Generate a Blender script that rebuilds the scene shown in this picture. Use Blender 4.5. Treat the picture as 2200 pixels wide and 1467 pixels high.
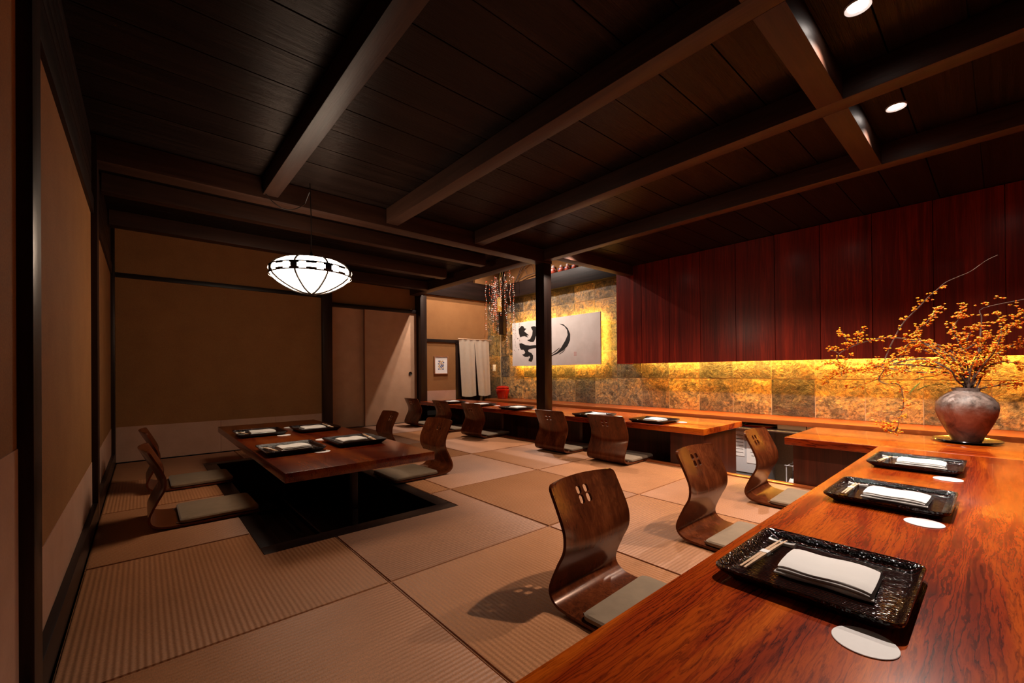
import bpy, bmesh, math, random
from mathutils import Vector, Matrix
random.seed(7)
for o in list(bpy.data.objects): bpy.data.objects.remove(o, do_unlink=True)
scn = bpy.context.scene
COL = scn.collection
PI = math.pi

# ------------------------------------------------------------------ camera
def make_camera():
    f, yaw, pitch, roll, cy = 912.7328, .7155917, .00443905, -.00854096, 792.882
    fw = Vector((math.sin(yaw)*math.cos(pitch), math.cos(yaw)*math.cos(pitch), math.sin(pitch)))
    r = Vector((math.cos(yaw), -math.sin(yaw), 0)); u = r.cross(fw)
    c, s = math.cos(roll), math.sin(roll)
    R = c*r + s*u; U = -s*r + c*u
    cam = bpy.data.cameras.new('camera'); o = bpy.data.objects.new('camera', cam); COL.objects.link(o)
    o.matrix_world = Matrix(((R.x, U.x, -fw.x, 0), (R.y, U.y, -fw.y, 0), (R.z, U.z, -fw.z, .8), (0, 0, 0, 1)))
    cam.sensor_width = 36; cam.lens = f*36/2200; cam.shift_y = (cy-733.5)/2200
    cam.clip_start = .02; cam.clip_end = 60
    scn.camera = o
make_camera()

# ------------------------------------------------------------------ world and exposure
w = bpy.data.worlds.new('world'); scn.world = w; w.use_nodes = True
w.node_tree.nodes['Background'].inputs[0].default_value = (.9, .7, .55, 1)
w.node_tree.nodes['Background'].inputs[1].default_value = 0.0
vs = scn.view_settings
vs.view_transform = 'Standard'; vs.look = 'None'; vs.gamma = 1; vs.use_curve_mapping = False
vs.exposure = 0.0

# light levels, all read by the lamp builders further down
LAMP = 19.0            # glowing glass of the pendant lamp
DOWN = 130.0            # ceiling downlights over the front counter
BACKD = 95.0           # downlights over the back counter
WELL = 105.0            # downlights in the raised light well
LED = 120.0             # warm strips behind the picture and under the wall cabinet

# ------------------------------------------------------------------ materials
def new_mat(name):
    m = bpy.data.materials.new(name); m.use_nodes = True
    nt = m.node_tree; b = nt.nodes['Principled BSDF']
    return m, nt, b
def nd(nt, typ, ins=None, **kw):
    n = nt.nodes.new(typ)
    for k, v in kw.items(): setattr(n, k, v)
    for k, v in (ins or {}).items():
        if hasattr(v, 'is_output'): nt.links.new(v, n.inputs[k])
        else: n.inputs[k].default_value = v
    return n
def rgba(c): return (c[0], c[1], c[2], 1)
def ramp(nt, fac, stops):
    n = nt.nodes.new('ShaderNodeValToRGB'); nt.links.new(fac, n.inputs[0])
    el = n.color_ramp.elements
    while len(el) < len(stops): el.new(.5)
    for e, (p, c) in zip(el, stops): e.position = p; e.color = rgba(c) if len(c) == 3 else c
    return n.outputs[0]
def coords(nt, scale=(1, 1, 1), rnd=0.0):
    tc = nd(nt, 'ShaderNodeTexCoord'); src = tc.outputs['Object']
    if rnd:
        oi = nd(nt, 'ShaderNodeObjectInfo')
        mu = nd(nt, 'ShaderNodeMath', {0: oi.outputs['Random'], 1: rnd}, operation='MULTIPLY')
        src = nd(nt, 'ShaderNodeVectorMath', {0: src, 1: mu.outputs[0]}, operation='ADD').outputs[0]
    return nd(nt, 'ShaderNodeMapping', {'Vector': src, 'Scale': scale}).outputs[0]
def noise(nt, vec, scale, detail=4, rough=.55, dist=0):
    return nd(nt, 'ShaderNodeTexNoise', {'Vector': vec, 'Scale': scale, 'Detail': detail, 'Roughness': rough, 'Distortion': dist}).outputs[0]
def bump(nt, b, h, strength=.3, dist=.01):
    n = nd(nt, 'ShaderNodeBump', {'Height': h, 'Strength': strength, 'Distance': dist})
    nt.links.new(n.outputs[0], b.inputs['Normal'])
def setp(b, rough=.5, coat=0, crough=.1, spec=.5, metal=0):
    b.inputs['Roughness'].default_value = rough; b.inputs['Coat Weight'].default_value = coat
    b.inputs['Coat Roughness'].default_value = crough; b.inputs['Specular IOR Level'].default_value = spec
    b.inputs['Metallic'].default_value = metal
def plain(name, c, rough=.5, coat=0, spec=.5, metal=0, var=.12, scale=60, bmp=0):
    m, nt, b = new_mat(name); v = coords(nt)
    n = noise(nt, v, scale, 5)
    nt.links.new(ramp(nt, n, [(.25, tuple(x*(1-var) for x in c)), (.75, tuple(min(1, x*(1+var)) for x in c))]), b.inputs['Base Color'])
    setp(b, rough, coat, spec=spec, metal=metal)
    if bmp: bump(nt, b, n, bmp, .002)
    return m
def emit(name, c, s):
    m, nt, b = new_mat(name)
    b.inputs['Base Color'].default_value = rgba(c)
    b.inputs['Emission Color'].default_value = rgba(c); b.inputs['Emission Strength'].default_value = s
    return m
def wood(name, dark, mid, light, axis=0, across=26, stretch=.05, rough=.35, coat=0, crough=.08, bmp=.15, rnd=7.0, dist=.6, spec=.5, pos=(.32, .5, .68), stint=None, bdist=.002):
    m, nt, b = new_mat(name)
    sc = [1, 1, 1]; sc[axis] = stretch
    v = coords(nt, tuple(sc), rnd)
    n1 = noise(nt, v, across*.22, 3, .5, dist); n2 = noise(nt, v, across, 8, .68, dist*1.5)
    n3 = noise(nt, v, across*6, 3, .6)
    a = nd(nt, 'ShaderNodeMath', {0: n1, 1: .45}, operation='MULTIPLY').outputs[0]
    c = nd(nt, 'ShaderNodeMath', {0: n2, 1: .55, 2: a}, operation='MULTIPLY_ADD').outputs[0]
    nt.links.new(ramp(nt, c, [(pos[0], dark), (pos[1], mid), (pos[2], light)]), b.inputs['Base Color'])
    setp(b, rough, coat, crough, spec)
    if bmp:
        h = nd(nt, 'ShaderNodeMath', {0: n3, 1: .5, 2: n2}, operation='MULTIPLY_ADD').outputs[0]
        bump(nt, b, h, bmp, bdist)
    if stint: b.inputs['Specular Tint'].default_value = rgba(stint)
    return m
def bubinga(name, axis=0, tint=1.0):
    m, nt, b = new_mat(name)
    sc = [1, 1, 1]; sc[axis] = .10
    v = coords(nt, tuple(sc))
    big = noise(nt, v, 6.0, 4, .6, 1.0)
    warp = nd(nt, 'ShaderNodeTexNoise', {'Vector': v, 'Scale': 6, 'Detail': 6, 'Roughness': .62})
    off = nd(nt, 'ShaderNodeVectorMath', {0: warp.outputs['Color'], 'Scale': .20}, operation='SCALE').outputs[0]
    v2 = nd(nt, 'ShaderNodeVectorMath', {0: v, 1: off}, operation='ADD').outputs[0]
    wv = nd(nt, 'ShaderNodeTexWave', {'Vector': v2, 'Scale': 30, 'Distortion': 4.0, 'Detail': 5, 'Detail Scale': 2.2, 'Detail Roughness': .68},
            wave_type='BANDS', bands_direction='Y' if axis == 0 else 'X', wave_profile='SAW').outputs['Fac']
    sc2 = [1, 1, 1]; sc2[axis] = .06
    w2 = nd(nt, 'ShaderNodeMapping', {'Vector': v2, 'Scale': (.3 if axis == 0 else 1, .3 if axis == 1 else 1, 1)}).outputs[0]
    fine = noise(nt, w2, 210, 5, .75, .4)
    c0 = ramp(nt, big, [(.30, (.14*tint, .009*tint, .001)), (.45, (.30*tint, .03*tint, .002)), (.58, (.50*tint, .085*tint, .004)), (.72, (.62*tint, .135*tint, .008))])
    k = ramp(nt, wv, [(.0, (.20, .12, .1)), (.13, (.55, .45, .42)), (.34, (1, 1, 1)), (.85, (1, 1, 1)), (1, (.5, .4, .36))])
    amt = ramp(nt, big, [(.42, (1, 1, 1)), (.68, (.35, .35, .35))])
    c1 = nd(nt, 'ShaderNodeMix', {0: amt, 6: c0, 7: k}, data_type='RGBA', blend_type='MULTIPLY').outputs[2]
    kb = nd(nt, 'ShaderNodeMix', {0: amt, 6: c0, 7: c1}, data_type='RGBA').outputs[2]
    kf = ramp(nt, fine, [(.38, (.30, .22, .2)), (.52, (1, 1, 1))])
    c2 = nd(nt, 'ShaderNodeMix', {0: .55, 6: kb, 7: kf}, data_type='RGBA', blend_type='MULTIPLY').outputs[2]
    nt.links.new(c2, b.inputs['Base Color'])
    setp(b, .24, .25, .05, .38)
    bump(nt, b, fine, .03, .001)
    return m
def tatami(name, axis):
    # ribs run along axis; the weave repeats across it
    m, nt, b = new_mat(name)
    v = coords(nt)
    wv = nd(nt, 'ShaderNodeTexWave', {'Vector': v, 'Scale': PI/(.0165*10)*1.0, 'Distortion': .5, 'Detail': 1, 'Detail Scale': 2},
            wave_type='BANDS', bands_direction='Y' if axis == 0 else 'X', wave_profile='SIN').outputs['Fac']
    sc = [1, 1, 1]; sc[axis] = 1.0; sc[1-axis] = .35
    thr = noise(nt, coords(nt, tuple(sc)), 300, 4, .75)
    big = noise(nt, coords(nt, (1, 1, 1), 9.0), 3.5, 4, .6)
    c = ramp(nt, thr, [(.3, (.28, .118, .05)), (.6, (.50, .222, .10)), (.8, (.62, .30, .145))])
    t = ramp(nt, big, [(.3, (.86, .84, .8)), (.7, (1.0, 1.0, 1.0))])
    c = nd(nt, 'ShaderNodeMix', {0: 1, 6: c, 7: t}, data_type='RGBA', blend_type='MULTIPLY').outputs[2]
    oi = nd(nt, 'ShaderNodeObjectInfo').outputs['Random']
    t2 = ramp(nt, oi, [(0, (.78, .75, .71)), (1, (1.08, 1.08, 1.08))])
    c = nd(nt, 'ShaderNodeMix', {0: 1, 6: c, 7: t2}, data_type='RGBA', blend_type='MULTIPLY').outputs[2]
    nt.links.new(c, b.inputs['Base Color'])
    setp(b, .5, 0, spec=.5)
    b.inputs['Anisotropic'].default_value = .8
    tg = nd(nt, 'ShaderNodeCombineXYZ', {0: 0.0 if axis == 0 else 1.0, 1: 1.0 if axis == 0 else 0.0})
    nt.links.new(tg.outputs[0], b.inputs['Tangent'])
    h = nd(nt, 'ShaderNodeMath', {0: noise(nt, coords(nt, tuple(sc), 3.0), 330, 3, .7), 1: .25, 2: wv}, operation='MULTIPLY_ADD').outputs[0]
    bump(nt, b, h, .7, .0028)
    return m
def plaster(name, c, scale=240, var=.22, bmp=.35):
    m, nt, b = new_mat(name); v = coords(nt)
    n = noise(nt, v, scale, 3, .7); n2 = noise(nt, v, 5, 4, .6)
    cc = ramp(nt, n, [(.3, tuple(x*(1-var) for x in c)), (.55, c), (.75, tuple(x*(1+var*.6) for x in c))])
    t = ramp(nt, n2, [(.3, (.86, .84, .82)), (.7, (1, 1, 1))])
    cc = nd(nt, 'ShaderNodeMix', {0: 1, 6: cc, 7: t}, data_type='RGBA', blend_type='MULTIPLY').outputs[2]
    nt.links.new(cc, b.inputs['Base Color']); setp(b, .85, spec=.25); bump(nt, b, noise(nt, nd(nt, 'ShaderNodeMapping', {'Vector': v, 'Location': (3.1, 1.7, 5.3)}).outputs[0], scale, 3, .7), bmp, .002)
    return m
def slate(name):
    m, nt, b = new_mat(name)
    oi = nd(nt, 'ShaderNodeObjectInfo').outputs['Random']
    v = coords(nt, (1, 1, 1), 11.0)
    rn = nd(nt, 'ShaderNodeTexWhiteNoise', {'W': oi}, noise_dimensions='1D').outputs['Color']
    r1 = nd(nt, 'ShaderNodeSeparateColor', {0: rn}).outputs[0]
    base = ramp(nt, r1, [(.1, (.06, .052, .047)), (.22, (.22, .18, .125)), (.38, (.085, .058, .042)), (.52, (.31, .235, .13)), (.66, (.11, .08, .06)), (.80, (.25, .19, .12)), (.95, (.10, .09, .084))])
    p = noise(nt, v, 6, 6, .65, 1.2)
    pc = ramp(nt, p, [(.36, (.22, .18, .16)), (.47, (.9, .85, .78)), (.58, (1.7, 1.25, .7)), (.70, (.5, .4, .3))])
    c = nd(nt, 'ShaderNodeMix', {0: .85, 6: base, 7: pc}, data_type='RGBA', blend_type='MULTIPLY').outputs[2]
    f = noise(nt, v, 34, 6, .7, .4)
    fc = ramp(nt, f, [(.38, (.22, .19, .17)), (.52, (1, 1, 1)), (.66, (1.8, 1.65, 1.35))])
    c = nd(nt, 'ShaderNodeMix', {0: .8, 6: c, 7: fc}, data_type='RGBA', blend_type='MULTIPLY').outputs[2]
    nt.links.new(c, b.inputs['Base Color']); setp(b, .42, spec=.5)
    vb = nd(nt, 'ShaderNodeMapping', {'Vector': v, 'Location': (4.3, 9.1, 2.7)}).outputs[0]
    h = nd(nt, 'ShaderNodeMath', {0: noise(nt, vb, 34, 6, .7, .4), 1: .35, 2: noise(nt, vb, 6, 6, .65, 1.2)}, operation='MULTIPLY_ADD').outputs[0]
    bump(nt, b, h, .9, .025)
    return m
def lacquer(name, floor=False):
    m, nt, b = new_mat(name)
    v = coords(nt, (1, 1, 1))
    wv = nd(nt, 'ShaderNodeTexWave', {'Vector': v, 'Scale': 42 if floor else 30, 'Distortion': 3.0, 'Detail': 3, 'Detail Scale': 2.5}, bands_direction='X').outputs['Fac']
    n = nd(nt, 'ShaderNodeTexVoronoi', {'Vector': coords(nt, (1, 1, 1)), 'Scale': 210.0}).outputs['Distance']
    c = ramp(nt, wv, [(0, (.045, .006, .003)), (.10, (.008, .003, .0025)), (1, (.003, .0022, .002))])
    nt.links.new(c, b.inputs['Base Color']); setp(b, .09, .0 if floor else .1, .05, .3 if floor else .45)
    h = wv if floor else nd(nt, 'ShaderNodeMath', {0: n, 1: 1.2, 2: wv}, operation='MULTIPLY_ADD').outputs[0]
    bump(nt, b, h, .35 if floor else .6, .0012 if floor else .003)
    return m
def jar_clay(name):
    m, nt, b = new_mat(name); v = coords(nt)
    n = noise(nt, v, 9, 6, .6, .7)
    g = nd(nt, 'ShaderNodeSeparateXYZ', {0: nd(nt, 'ShaderNodeTexCoord').outputs['Object']}).outputs[2]
    k = nd(nt, 'ShaderNodeMath', {0: n, 1: .22, 2: g}, operation='MULTIPLY_ADD').outputs[0]
    ash = ramp(nt, k, [(.29, (0, 0, 0)), (.35, (1, 1, 1))])
    clay = ramp(nt, n, [(.32, (.07, .018, .01)), (.5, (.21, .062, .032)), (.68, (.34, .125, .07))])
    gry = ramp(nt, noise(nt, v, 22, 6, .65, .3), [(.36, (.06, .042, .035)), (.66, (.30, .23, .20))])
    c = nd(nt, 'ShaderNodeMix', {0: ash, 6: clay, 7: gry}, data_type='RGBA').outputs[2]
    nt.links.new(c, b.inputs['Base Color']); setp(b, .45); bump(nt, b, noise(nt, v, 60, 4), .3, .003)
    return m
def cloth(name, c, scale=900, rough=.9, var=.1):
    m, nt, b = new_mat(name); v = coords(nt)
    n = noise(nt, v, scale, 2, .6); n2 = noise(nt, v, 14, 4, .6)
    cc = ramp(nt, n2, [(.3, tuple(x*(1-var) for x in c)), (.7, c)])
    nt.links.new(cc, b.inputs['Base Color']); setp(b, rough, spec=.2)
    b.inputs['Sheen Weight'].default_value = .15
    n3 = noise(nt, nd(nt, 'ShaderNodeMapping', {'Vector': v, 'Location': (2.2, 6.4, 1.9)}).outputs[0], 14, 4, .6)
    h = nd(nt, 'ShaderNodeMath', {0: n, 1: .4, 2: n3}, operation='MULTIPLY_ADD').outputs[0]
    bump(nt, b, h, .25, .003)
    return m

MT = {}
MT['counter'] = bubinga('bubinga_along_x', 0)
MT['counter_y'] = bubinga('bubinga_along_y', 1, .95)
MT['table'] = bubinga('bubinga_dark', 1, .45)
MT['tat_x'] = tatami('tatami_ribs_x', 0); MT['tat_y'] = tatami('tatami_ribs_y', 1)
MT['tan'] = plaster('tan_plaster', (.31, .14, .048))
MT['tan_light'] = MT['tan']
MT['dado'] = plaster('dado_paper', (.52, .305, .215), 120, .06, .1)
MT['fusuma'] = plaster('fusuma_paper', (.62, .375, .235), 160, .05, .08)
dk = ((.005, .0028, .0023), (.013, .0062, .0046), (.026, .012, .009))
MT['dark_x'] = wood('dark_timber_x', *dk, axis=0, rough=.4, bmp=.35, spec=.3)
MT['dark_y'] = wood('dark_timber_y', *dk, axis=1, rough=.4, bmp=.35, spec=.3)
MT['dark_z'] = wood('dark_timber_z', (.004, .002, .0015), (.013, .0058, .004), (.028, .013, .009), axis=2, rough=.36, bmp=.3, spec=.4, stint=(1, .8, .7))
bk = ((.016, .007, .0045), (.038, .016, .0095), (.068, .03, .019))
MT['beam_x'] = wood('beam_timber_x', *bk, axis=0, rough=.45, bmp=.4, spec=.3)
MT['beam_y'] = wood('beam_timber_y', *bk, axis=1, rough=.45, bmp=.4, spec=.3)
MT['board'] = wood('ceiling_board', (.004, .0026, .002), (.010, .006, .005), (.02, .012, .009), axis=0, across=40, stretch=.03, rough=.32, bmp=.8, spec=.13, stint=(1, .66, .5), bdist=.005)
MT['maho'] = wood('mahogany_panel', (.035, .002, .001), (.13, .008, .0025), (.28, .02, .005), axis=2, across=42, stretch=.035, rough=.36, coat=.15, crough=.2, bmp=.06, dist=1.0, spec=.35, stint=(1, .8, .75))
MT['body'] = wood('counter_front', (.022, .004, .002), (.06, .011, .005), (.11, .022, .009), axis=2, across=60, stretch=.03, rough=.35, bmp=.05)
MT['shelf'] = wood('back_shelf', (.14, .025, .006), (.30, .065, .013), (.44, .11, .024), axis=1, across=22, stretch=.05, rough=.3, coat=.4, bmp=.03)
MT['chair'] = wood('bent_plywood', (.03, .0065, .0022), (.08, .0172, .0052), (.15, .036, .0105), axis=2, across=55, stretch=.06, rough=.24, coat=.06, crough=.08, bmp=.03, spec=.4, stint=(1, .62, .42))
MT['cushion'] = cloth('grey_suede', (.225, .155, .095), 300, .95, .18)
MT['stone'] = slate('slate_tile'); MT['grout'] = plain('grout', (.62, .50, .33), .8)
MT['lacq'] = lacquer('black_lacquer'); MT['lacq_floor'] = lacquer('carved_lacquer', True); MT['lacq_plain'] = plain('black_lacquer_plain', (.006, .004, .004), .15, .5)
MT['napkin'] = cloth('white_napkin', (.80, .77, .74), 700, .9, .04)
MT['paper'] = plain('white_paper', (.82, .79, .77), .7, var=.02)
MT['porc'] = plain('white_porcelain', (.7, .66, .62), .2, .4, var=.03)
MT['pale_wood'] = wood('pale_cedar', (.45, .27, .15), (.60, .38, .23), (.70, .48, .31), axis=0, across=200, stretch=.1, rough=.6, bmp=.05)
MT['iron'] = plain('black_iron', (.012, .009, .008), .4)
MT['metal'] = plain('steel', (.5, .5, .5), .3, metal=1)
MT['noren'] = cloth('linen_cloth', (.52, .42, .32), 500, .95, .08)
MT['ink'] = plain('ink', (.008, .007, .007), .6)
MT['canvas'] = plaster('canvas_paper', (.80, .73, .69), 300, .04, .08)
MT['red_paint'] = plain('red_seal_ink', (.6, .12, .1), .7)
MT['red_lacq'] = plain('red_lacquer', (.34, .008, .003), .16, .4, var=.05)
MT['clay'] = jar_clay('wood_fired_clay')
MT['twig'] = wood('twig_bark', (.03, .015, .009), (.09, .05, .035), (.22, .15, .12), axis=2, across=200, stretch=.2, rough=.7, bmp=.1)
MT['berry'] = plain('yellow_husk', (.95, .50, .018), .4, var=.3, scale=30)
MT['berry_red'] = plain('red_berry', (.75, .13, .01), .3, .3, var=.3, scale=30)
MT['leaf'] = plain('green_leaf', (.06, .16, .03), .4)
MT['bead_w'] = plain('white_bead', (.85, .72, .66), .4); MT['bead_r'] = plain('red_bead', (.7, .12, .04), .4)
MT['bamboo'] = wood('bamboo', (.42, .27, .05), (.55, .37, .08), (.66, .47, .13), axis=2, across=80, stretch=.05, rough=.35, bmp=.03)
MT['white_encl'] = plain('white_enamel', (.62, .62, .64), .35, var=.03)
MT['grey_grille'] = plain('grey_plastic', (.2, .2, .2), .5)
MT['drawer'] = wood('light_drawer', (.34, .19, .075), (.44, .26, .11), (.55, .34, .15), axis=1, across=40, stretch=.05, rough=.45, bmp=.05)
MT['black_soft'] = plain('black_plastic', (.01, .01, .011), .3)
MT['kitchen'] = plain('dark_kitchen', (.03, .022, .018), .6)
MT['print_blue'] = plain('print_blue', (.03, .06, .2), .7); MT['print_rust'] = plain('print_rust', (.4, .13, .05), .7); MT['print_ochre'] = plain('print_ochre', (.55, .33, .12), .7)
MT['frame_wood'] = wood('frame_wood', (.2, .07, .03), (.3, .12, .05), (.4, .17, .08), axis=2, across=60, rough=.4, bmp=.03)
MT['doll_red'] = plain('doll_red', (.55, .08, .04), .5); MT['doll_white'] = plain('doll_white', (.75, .62, .58), .5); MT['doll_blue'] = plain('doll_blue', (.05, .08, .3), .5)
MT['glow'] = emit('lamp_glass', (1.0, .76, .56), LAMP*1.15); MT['glow_up'] = emit('lamp_glass_upper', (1.0, .76, .56), LAMP*1.0)
MT['down_glow'] = emit('downlight_lens', (1.0, .86, .76), 40)
MT['led'] = emit('warm_led', (1.0, .54, .075), LED)
MT['led_cab'] = emit('warm_led_cabinet', (1.0, .55, .08), LED*2.9)

# ------------------------------------------------------------------ mesh helpers
def link(o, parent=None):
    COL.objects.link(o)
    if parent: o.parent = parent
    return o
class MB:
    def __init__(s): s.v = []; s.f = []
    def add(s, vs, fs):
        k = len(s.v); s.v += [tuple(p) for p in vs]; s.f += [tuple(i+k for i in f) for f in fs]; return s
    def box(s, x0, x1, y0, y1, z0, z1):
        return s.add([(x, y, z) for z in (z0, z1) for y in (y0, y1) for x in (x0, x1)],
                     [(0, 2, 3, 1), (4, 5, 7, 6), (0, 1, 5, 4), (2, 6, 7, 3), (0, 4, 6, 2), (1, 3, 7, 5)])
    def loft(s, loops, cap0=True, cap1=True):
        n = len(loops[0]); vs = [p for l in loops for p in l]; fs = []
        for i in range(len(loops)-1):
            for j in range(n):
                a = i*n+j; b_ = i*n+(j+1) % n
                fs.append((a, b_, b_+n, a+n))
        if cap0: fs.append(tuple(reversed(range(n))))
        if cap1: fs.append(tuple(range((len(loops)-1)*n, len(loops)*n)))
        return s.add(vs, fs)
    def lathe(s, prof, n=32, c=(0, 0, 0), cap0=True, cap1=True):
        return s.loft([[(c[0]+r*math.cos(2*PI*j/n), c[1]+r*math.sin(2*PI*j/n), c[2]+z) for j in range(n)] for r, z in prof], cap0, cap1)
    def tube(s, pts, rad, n=6):
        pts = [Vector(p) for p in pts]; loops = []
        for i, p in enumerate(pts):
            d = (pts[min(i+1, len(pts)-1)]-pts[max(i-1, 0)]).normalized()
            a = d.cross(Vector((0, 0, 1)) if abs(d.z) < .9 else Vector((1, 0, 0))).normalized(); b_ = d.cross(a)
            r = rad[i] if isinstance(rad, (list, tuple)) else rad
            loops.append([tuple(p+r*(math.cos(2*PI*j/n)*a+math.sin(2*PI*j/n)*b_)) for j in range(n)])
        return s.loft(loops)
    def prism(s, poly, axis, a0, a1):
        # poly of 2-D points extruded along an axis (0,1,2)
        def P(p, t):
            return {0: (t, p[0], p[1]), 1: (p[0], t, p[1]), 2: (p[0], p[1], t)}[axis]
        return s.loft([[P(p, a0) for p in poly], [P(p, a1) for p in poly]])
    def build(s, name, mat, parent=None, smooth=False, bevel=0, seg=2, mats=None, angle=35):
        me = bpy.data.meshes.new(name); me.from_pydata(s.v, [], s.f); me.update()
        bm = bmesh.new(); bm.from_mesh(me)
        bmesh.ops.recalc_face_normals(bm, faces=bm.faces)
        if bevel: bmesh.ops.bevel(bm, geom=list(bm.edges), offset=bevel, segments=seg, affect='EDGES', profile=.6)
        bm.to_mesh(me); bm.free()
        me.materials.append(MT[mat] if isinstance(mat, str) else mat)
        if smooth:
            for p in me.polygons: p.use_smooth = True
            me.set_sharp_from_angle(angle=math.radians(angle))
        return link(bpy.data.objects.new(name, me), parent)
def bx(name, x0, x1, y0, y1, z0, z1, mat, parent=None, bevel=0, seg=2):
    return MB().box(x0, x1, y0, y1, z0, z1).build(name, mat, parent, bevel=bevel, seg=seg, smooth=bool(bevel))
def tag(o, label=None, cat=None, group=None, kind=None):
    if label: o['label'] = label
    if cat: o['category'] = cat
    if group: o['group'] = group
    if kind: o['kind'] = kind
    return o
def thing(name, label, cat, loc=(0, 0, 0), rz=0, group=None, kind=None):
    o = bpy.data.objects.new(name, None); COL.objects.link(o); o.location = loc; o.rotation_euler = (0, 0, rz)
    o.empty_display_size = .05
    return tag(o, label, cat, group, kind)
def struct(o, label, cat): return tag(o, label, cat, kind='structure')
def kids(o): return [c for c in bpy.data.objects if c.parent == o]
def copy_tree(o, parent=None):
    c = o.copy(); COL.objects.link(c)
    if parent: c.parent = parent
    for ch in list(o.children): copy_tree(ch, c)
    return c
def rrect(w, d, r, z, n=5):
    pts = []
    for cx, cy, a0 in ((w/2-r, d/2-r, 0), (-w/2+r, d/2-r, PI/2), (-w/2+r, -d/2+r, PI), (w/2-r, -d/2+r, 1.5*PI)):
        for k in range(n+1):
            a = a0+PI/2*k/n; pts.append((cx+r*math.cos(a), cy+r*math.sin(a), z))
    return pts
def spot(name, loc, aim, power, size, blend, color, parent=None, rad=.03):
    l = bpy.data.lights.new(name, 'SPOT'); l.energy = power; l.spot_size = math.radians(size); l.spot_blend = blend; l.color = color
    l.shadow_soft_size = rad
    o = bpy.data.objects.new(name, l); COL.objects.link(o); o.location = loc
    o.rotation_euler = (Vector(aim)-Vector(loc)).to_track_quat('-Z', 'Y').to_euler()
    if parent: o.parent = parent; o.location = Vector(loc)-parent.location
    return o

ZC = 2.12      # ceiling boards
# ================================================================== FLOOR
PX0, PX1, PY0, PY1 = .403, 1.42, 2.14, 4.67           # hole of the foot well
fl = MB()
for a in ((-.45, PX0, -1.6, 6.4), (PX1, 3.40, -1.6, 6.4), (PX0, PX1, -1.6, PY0), (PX0, PX1, PY1, 6.4)):
    fl.box(a[0], a[1], a[2], a[3], -.09, -.022)
floor = struct(fl.build('floor', 'dark_x'), 'tatami floor of square woven mats in alternating directions', 'floor')
def mat_piece(x0, x1, y0, y1, matname):
    hx0, hx1, hy0, hy1 = max(x0, PX0), min(x1, PX1), max(y0, PY0), min(y1, PY1)
    xs, ys = [x0, x1], [y0, y1]
    hole = hx0 < hx1 and hy0 < hy1
    if hole:
        xs = sorted(set(xs+[hx0, hx1])); ys = sorted(set(ys+[hy0, hy1]))
    g = .0018; cx, cy = (x0+x1)/2, (y0+y1)/2
    bm = bmesh.new(); V = {}
    def vv(i, j):
        if (i, j) not in V:
            X = xs[i] + (g if xs[i] == x0 else -g if xs[i] == x1 else 0); Y = ys[j] + (g if ys[j] == y0 else -g if ys[j] == y1 else 0)
            V[i, j] = bm.verts.new((X-cx, Y-cy, 0))
        return V[i, j]
    for i in range(len(xs)-1):
        for j in range(len(ys)-1):
            mx, my = (xs[i]+xs[i+1])/2, (ys[j]+ys[j+1])/2
            if hole and hx0 < mx < hx1 and hy0 < my < hy1: continue
            bm.faces.new((vv(i, j), vv(i+1, j), vv(i+1, j+1), vv(i, j+1)))
    top = list(bm.faces)
    if not top: bm.free(); return
    ext = bmesh.ops.extrude_face_region(bm, geom=top)
    bmesh.ops.translate(bm, verts=[e for e in ext['geom'] if isinstance(e, bmesh.types.BMVert)], vec=(0, 0, -.02))
    bmesh.ops.recalc_face_normals(bm, faces=bm.faces)
    ed = [e for e in bm.edges if all(abs(v.co.z) < 1e-6 for v in e.verts) and any(abs(f.normal.z) < .5 for f in e.link_faces)]
    bmesh.ops.bevel(bm, geom=ed, offset=.005, segments=2, affect='EDGES')
    me = bpy.data.meshes.new('tatami_mat'); bm.to_mesh(me); bm.free(); me.materials.append(MT[matname])
    o = link(bpy.data.objects.new('tatami_mat', me), floor); o.location = (cx, cy, random.uniform(-.0012, .0008))
TX = [-.184, .71, 1.577, 2.405, 3.335]; TY = [-1.15, -.25, .64, 1.536, 2.467, 3.38, 4.29, 5.19, 6.14]
for i in range(4):
    for j in range(8):
        y1 = TY[j+1]; x0, x1 = TX[i], TX[i+1]
        if j == 7 and i < 1: continue
        if j == 7 and i == 1: x0 = max(x0, 1.577)
        if x1-x0 < .05: continue
        if j == 6 and i < 2: y1 = 5.20
        mat_piece(x0, x1, TY[j], y1, 'tat_y' if (i+j) % 2 else 'tat_x')
bx('floor_sill', 3.337, 3.40, -1.2, 6.14, -.06, .008, 'shelf', floor, .003)
# foot well
pf = struct(thing('floor_foot_well', None, None), 'dark wooden frame and black foot well under the sunken table', 'foot well')
for a in ((PX0, PX1, PY0, PY0+.10), (PX0, PX1, PY1-.10, PY1)): bx('frame_board', a[0], a[1], a[2], a[3], -.03, -.002, 'dark_x', pf, .003)
for a in ((PX0, PX0+.09), (PX1-.085, PX1)): bx('frame_board', a[0], a[1], PY0+.10, PY1-.10, -.03, -.002, 'dark_y', pf, .003)
q = MB()
for a in ((PX0, PX0+.02, PY0, PY1), (PX1-.02, PX1, PY0, PY1), (PX0+.02, PX1-.02, PY0, PY0+.02), (PX0+.02, PX1-.02, PY1-.02, PY1)): q.box(a[0], a[1], a[2], a[3], -.42, -.03)
q.build('well_side', 'dark_y', pf)
bx('well_floor', PX0, PX1, PY0, PY1, -.45, -.42, 'dark_y', pf)
struct(bx('floor_kitchen', 3.40, 5.1, -1.6, 6.3, -.50, -.45, 'kitchen'), 'dark lowered floor of the service aisle behind the counters', 'floor')

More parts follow.
